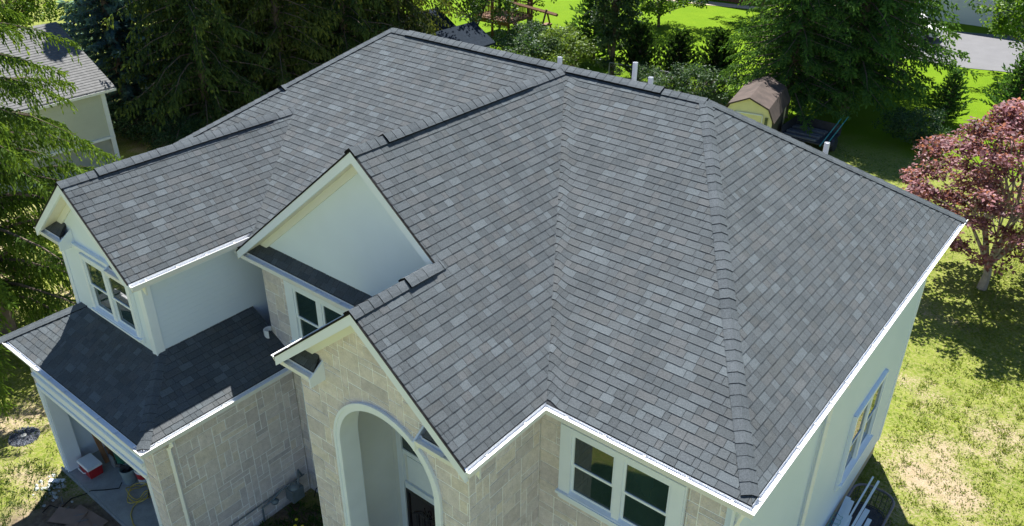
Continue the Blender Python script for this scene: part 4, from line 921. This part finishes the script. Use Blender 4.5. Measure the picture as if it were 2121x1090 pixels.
t = thing('spade', (-10.7, -2.05, .1), 'dark wooden handled spade between the red shovel and the green barrel', 'spade')
b = MB(); b.tube([(-10.78, -2.1, .35), (-11.1, -1.7, 1.3)], .018, 8); b.build('handle', M_lum, t); b = MB(); b.box(-10.84, -10.66, -2.22, -2.19, .1, .42); b.build('blade', M_gray, t)
pts = []
for k in range(100):
    q = k*.26; r = .26+.05*math.sin(k*.31)+.03*math.sin(k*.9); pts.append((-9.42+.06*math.sin(k*.12)+r*math.cos(q)*1.05, -2.28+r*math.sin(q)*.95+.04*math.cos(k*.2), .112+.0016*k*abs(math.sin(k*.37))))
pts += [(-9.2, -2.6, .12), (-9.05, -2.75, .112), (-8.75, -2.86, .112), (-8.2, -2.9, .112)]
b = MB(); b.tube(pts[30:], .011, 6); tag(b.build('hose', mat('yellow_hose', (.50, .38, .06), .5, noise=(20, .1)), loc=(-9.4, -2.3, .1)), 'yellow air hose coiled on the garage floor', 'hose')
b = MB(); b.tube([(-10.0, -2.4, .2), (-9.98, -2.5, .112), (-10.2, -2.75, .112), (-10.4, -2.93, .11), (-10.5, -3.02, .02), (-10.62, -3.3, .015), (-10.5, -3.6, .015), (-10.8, -3.7, .015), (-10.7, -3.9, .015)], .01, 6)
tag(b.build('cable', M_black, loc=(-10.2, -2.7, .1)), 'black cable running from the grey bucket out over the floor edge', 'cable')
b = MB(); b.hexa([(-9.1, -2.1, .1), (-8.8, -2.1, .1), (-8.8, -1.85, .1), (-9.1, -1.85, .1), (-9.08, -2.08, .33), (-8.82, -2.08, .33), (-8.82, -1.87, .33), (-9.08, -1.87, .33)]); b.tube([(-9.1, -2.12, .2), (-9.2, -2.2, .3), (-9.15, -2.25, .15)], .02, 6)
tag(b.build('compressor', M_dk, loc=(-8.95, -2, .1)), 'small dark machine at the end of the yellow hose', 'tool')
# stones, cardboard and debris before the garage
rk = random.Random(3); M_rub = mat('rubble_stone', (.42, .44, .42), .9, noise=(14, .15), bump=(20, .6)); M_card = mat('cardboard', (.25, .17, .13), .9, noise=(3, .15))
def rock(x, y, s, flat=.5):
    b = MB(); n = 7; V = []
    for lv, (rr, z) in enumerate(((1, 0), (1.05, .35), (.6, 1))):
        for k in range(n): q = 2*math.pi*k/n+lv*.2; r = s*rr*rk.uniform(.75, 1.15); V.append((x+r*math.cos(q), y+r*math.sin(q)*.75, z*s*flat*rk.uniform(.8, 1.2)))
    b.mesh(V, [tuple(range(n-1, -1, -1)), tuple(range(2*n, 3*n))]+[(l*n+k, l*n+(k+1) % n, (l+1)*n+(k+1) % n, (l+1)*n+k) for l in range(2) for k in range(n)]); return b
for k in range(46):
    x, y = -11.25+rk.gauss(0, .28), -3.42+rk.gauss(0, .17)
    if y > -3.1: y = -3.15-rk.random()*.3
    tag(rock(x, y, rk.uniform(.025, .07)).build('stone', M_rub, loc=(x, y, 0)), 'broken grey stone lying in the small rubble heap before the garage', 'stone', 'broken stones before the garage')
b = MB(); b.hexa([(-11.55, -3.32, .02), (-11.3, -3.1, .02), (-11.24, -3.16, .02), (-11.48, -3.4, .02), (-11.55, -3.32, .06), (-11.3, -3.1, .05), (-11.24, -3.16, .05), (-11.48, -3.4, .06)])
tag(b.build('plaster_scrap', M_wpl, loc=(-11.4, -3.25, 0)), 'pale blue white scrap of board beside the rubble heap', 'board')
for k, (cx, cy, w, h, a, z, lb) in enumerate(((-9.75, -3.45, .95, .5, .15, .012, 'flat brown cardboard sheet nearest the garage floor'), (-9.35, -3.75, 1.1, .6, -.12, .03, 'larger brown cardboard sheet at the bottom edge of the picture'), (-10.1, -3.62, .7, .4, .5, .05, 'small brown cardboard sheet nearest the rubble heap'))):
    ca, sa = math.cos(a), math.sin(a); P4 = [(cx+dx*ca-dy*sa, cy+dx*sa+dy*ca) for dx, dy in ((-w/2, -h/2), (w/2, -h/2), (w/2, h/2), (-w/2, h/2))]
    b = MB(); b.prism([(*p, z+.008*i) for i, p in enumerate(P4)], (0, 0, .012)); tag(b.build('cardboard_sheet', M_card, loc=(cx, cy, 0)), lb, 'cardboard', 'cardboard sheets before the garage')
for k in range(9):
    x, y, a = -10.2+rk.uniform(-1, .9), -3.6+rk.uniform(-.5, .4), rk.uniform(0, 3)
    b = MB(); l = rk.uniform(.1, .28); b.tube([(x, y, .07), (x+l*math.cos(a), y+l*math.sin(a), .085)], .01, 4); tag(b.build('wood_scrap', M_slat, loc=(x, y, 0)), 'thin grey stick lying among the debris before the garage', 'stick', 'sticks among the debris')
# gravel ring with a well cap
wl_ = thing('drain_well', (-13.55, -3.02, 0), 'round bed of dark gravel with a small pale cap in the left lawn', 'drain')
b = MB(); b.lathe((-13.55, -3.02, 0), [(0, .02), (.33, .02), (.36, 0)], 28); b.build('base', mat('dark_gravel_base', (.05, .055, .07), .9, noise=(30, .5)), wl_)
b = MB()
for k in range(420):
    r = .40*math.sqrt(rk.random()); q = rk.random()*6.283; x, y = -13.55+r*math.cos(q), -3.02+r*math.sin(q)*.8; s = rk.uniform(.010, .022); V = [(x-s, y, .02), (x, y-s, .02), (x+s, y, .02), (x, y+s, .02), (x+rk.uniform(-.3, .3)*s, y, .02+s*1.3)]
    c = rk.choice([(.06, .07, .09), (.12, .14, .17), (.22, .25, .28), (.04, .045, .06)]); b.mesh(V, [(0, 1, 4), (1, 2, 4), (2, 3, 4), (3, 0, 4)], c)
b.build('gravel', mat('gravel', attr=True, rough=.8), wl_)['kind'] = 'stuff'
b = MB(); b.lathe((-13.55, -3.02, 0), [(.07, .03), (.07, .055), (.055, .065), (0, .068)], 18); b.build('cap', M_conc, wl_)
# gas meter
gm_ = thing('gas_meter', (-6.45, -.28, 0), 'grey gas meter with pipes on the stone wall right of the garage', 'gas meter'); M_met = mat('meter_grey', (.16, .20, .22), .5, noise=(8, .15), metal=.2)
b = MB(); b.box(-6.62, -6.36, -.42, -.12, .3, .62); b.lathe((-6.49, -.27, .62), [(.13, 0), (.11, .05), (.05, .08), (0, .08)], 16); b.build('body', M_met, gm_)
b = MB(); b.tube([(-6.68, -1.0, .05), (-6.66, -1.0, .45), (-6.64, -.75, .5), (-6.55, -.55, .7), (-6.52, -.35, .72), (-6.52, -.33, .62)], .022, 8); b.tube([(-6.46, -.2, .62), (-6.46, -.15, .78), (-6.66, .0, .8), (-6.68, .1, .55)], .022, 8); b.tube([(-6.68, -2.4, .52), (-6.68, .15, .56)], .014, 6); b.build('pipe', M_met, gm_)
b = MB(); b.lathe((-6.6, -.72, .42), [(0, 0), (.07, 0), (.09, .05), (.05, .1), (0, .11)], 14); b.build('regulator', M_met, gm_)
t = thing('garden_tap', (-6.0, .2, .6), 'black outdoor tap with a red knob on the stone wall by the porch', 'tap')
b = MB(); b.tube([(-6.1, .27, .62), (-6.08, .17, .62), (-6.05, .12, .56)], .022, 8); b.tube([(-6.12, .24, .6), (-6.3, .15, .35), (-6.35, .1, .1)], .012, 6); b.build('body', M_black, t)
b = MB(); b.lathe((-6.08, .17, .65), [(0, 0), (.035, 0), (.04, .02), (0, .03)], 12); b.build('knob', M_red, t)
# ================================================================ WIRE BASKET BY THE RIGHT WALL
wb = thing('wire_basket', (3.45, 6.5, 0), 'dark wire basket on the grass beside the right wall, holding white boards', 'basket')
def rrect(x0, x1, y0, y1, r, z, n=7):
    P_ = []
    for cx, cy, a in ((x1-r, y1-r, 0), (x0+r, y1-r, 90), (x0+r, y0+r, 180), (x1-r, y0+r, 270)):
        for k in range(n): q = R(a+90*k/(n-1)); P_.append((cx+r*math.cos(q), cy+r*math.sin(q), z))
    return P_+[P_[0]]
b = MB(); b.tube(rrect(3.02, 3.88, 5.1, 7.85, .32, .5), .028, 8, cap=False); b.build('rim', mat('basket_rim', (.13, .12, .15), .4, metal=.3, noise=(9, .2)), wb)
b = MB(); b.tube(rrect(3.1, 3.8, 5.2, 7.75, .28, .06), .012, 6, cap=False)
for k in range(15): y = 5.25+k*.175; b.tube([(3.03, y, .49), (3.1, y, .07), (3.8, y, .07), (3.87, y, .49)], .006, 4, cap=False)
for k in range(8): x = 3.1+k*.1; b.tube([(x, 5.12, .49), (x, 5.2, .07), (x, 7.75, .07), (x, 7.83, .49)], .006, 4, cap=False)
for z in (.18, .28, .39): b.tube(rrect(3.1-(z-.06)*.17, 3.8+(z-.06)*.17, 5.2-(z-.06)*.2, 7.75+(z-.06)*.2, .3, z), .005, 4, cap=False)
b.build('wire_mesh', M_dk, wb)
b = MB(); b.prism(rrect(3.12, 3.78, 5.22, 7.73, .27, .03)[:-1], (0, 0, .015)); b.build('liner', M_dk, wb)
M_pvc = mat('white_board_paint', (.66, .74, .80), .5, noise=(4, .05))
for (ax, ay, az, bx, by, bz, w, lb) in ((3.06, 7.05, .62, 3.18, 4.9, .35, .11, 'white board lying closest to the right wall in the basket'), (3.16, 6.95, .66, 3.30, 4.8, .36, .10, 'second white board from the right wall in the basket'),
    (3.25, 6.55, .60, 3.42, 4.7, .4, .13, 'widest white board in the middle of the basket'), (3.33, 7.62, .95, 3.25, 5.0, .45, .035, 'thin pale stick ending nearest the right wall'), (3.46, 7.60, .92, 3.38, 5.0, .45, .045, 'thin pale stick reaching farthest beyond the basket'),
    (3.50, 6.95, .62, 3.45, 4.9, .42, .10, 'white board lying right of the thin sticks'), (3.62, 6.75, .58, 3.62, 4.9, .42, .085, 'white board closest to the outer rim of the basket')):
    b = MB(); d = Vector((bx-ax, by-ay, bz-az)).normalized(); s = Vector((-d.y, d.x, 0)).normalized()*w*.5; u_ = Vector((0, 0, .022)); A, B = Vector((ax, ay, az)), Vector((bx, by, bz))
    b.hexa([A-s, B-s, B+s, A+s, A-s+u_, B-s+u_, B+s+u_, A+s+u_]); tag(b.build('trim_board', M_pvc, loc=(ax, ay, 0)), lb, 'board', 'white boards in the wire basket')
b = MB(); pw = []
for k in range(90): q = k*.33; pw.append((3.08+.10*math.cos(q)+.02*math.sin(k*.7), 6.25-.007*k+.14*math.sin(q), .70+.03*math.sin(k*1.3)))
b.tube(pw, .005, 4); tag(b.build('wire_tangle', M_teal, loc=(3.1, 6, .6)), 'tangle of thin greenish wire lying on the white boards by the wall', 'wire')
SC.cycles.max_bounces = 6
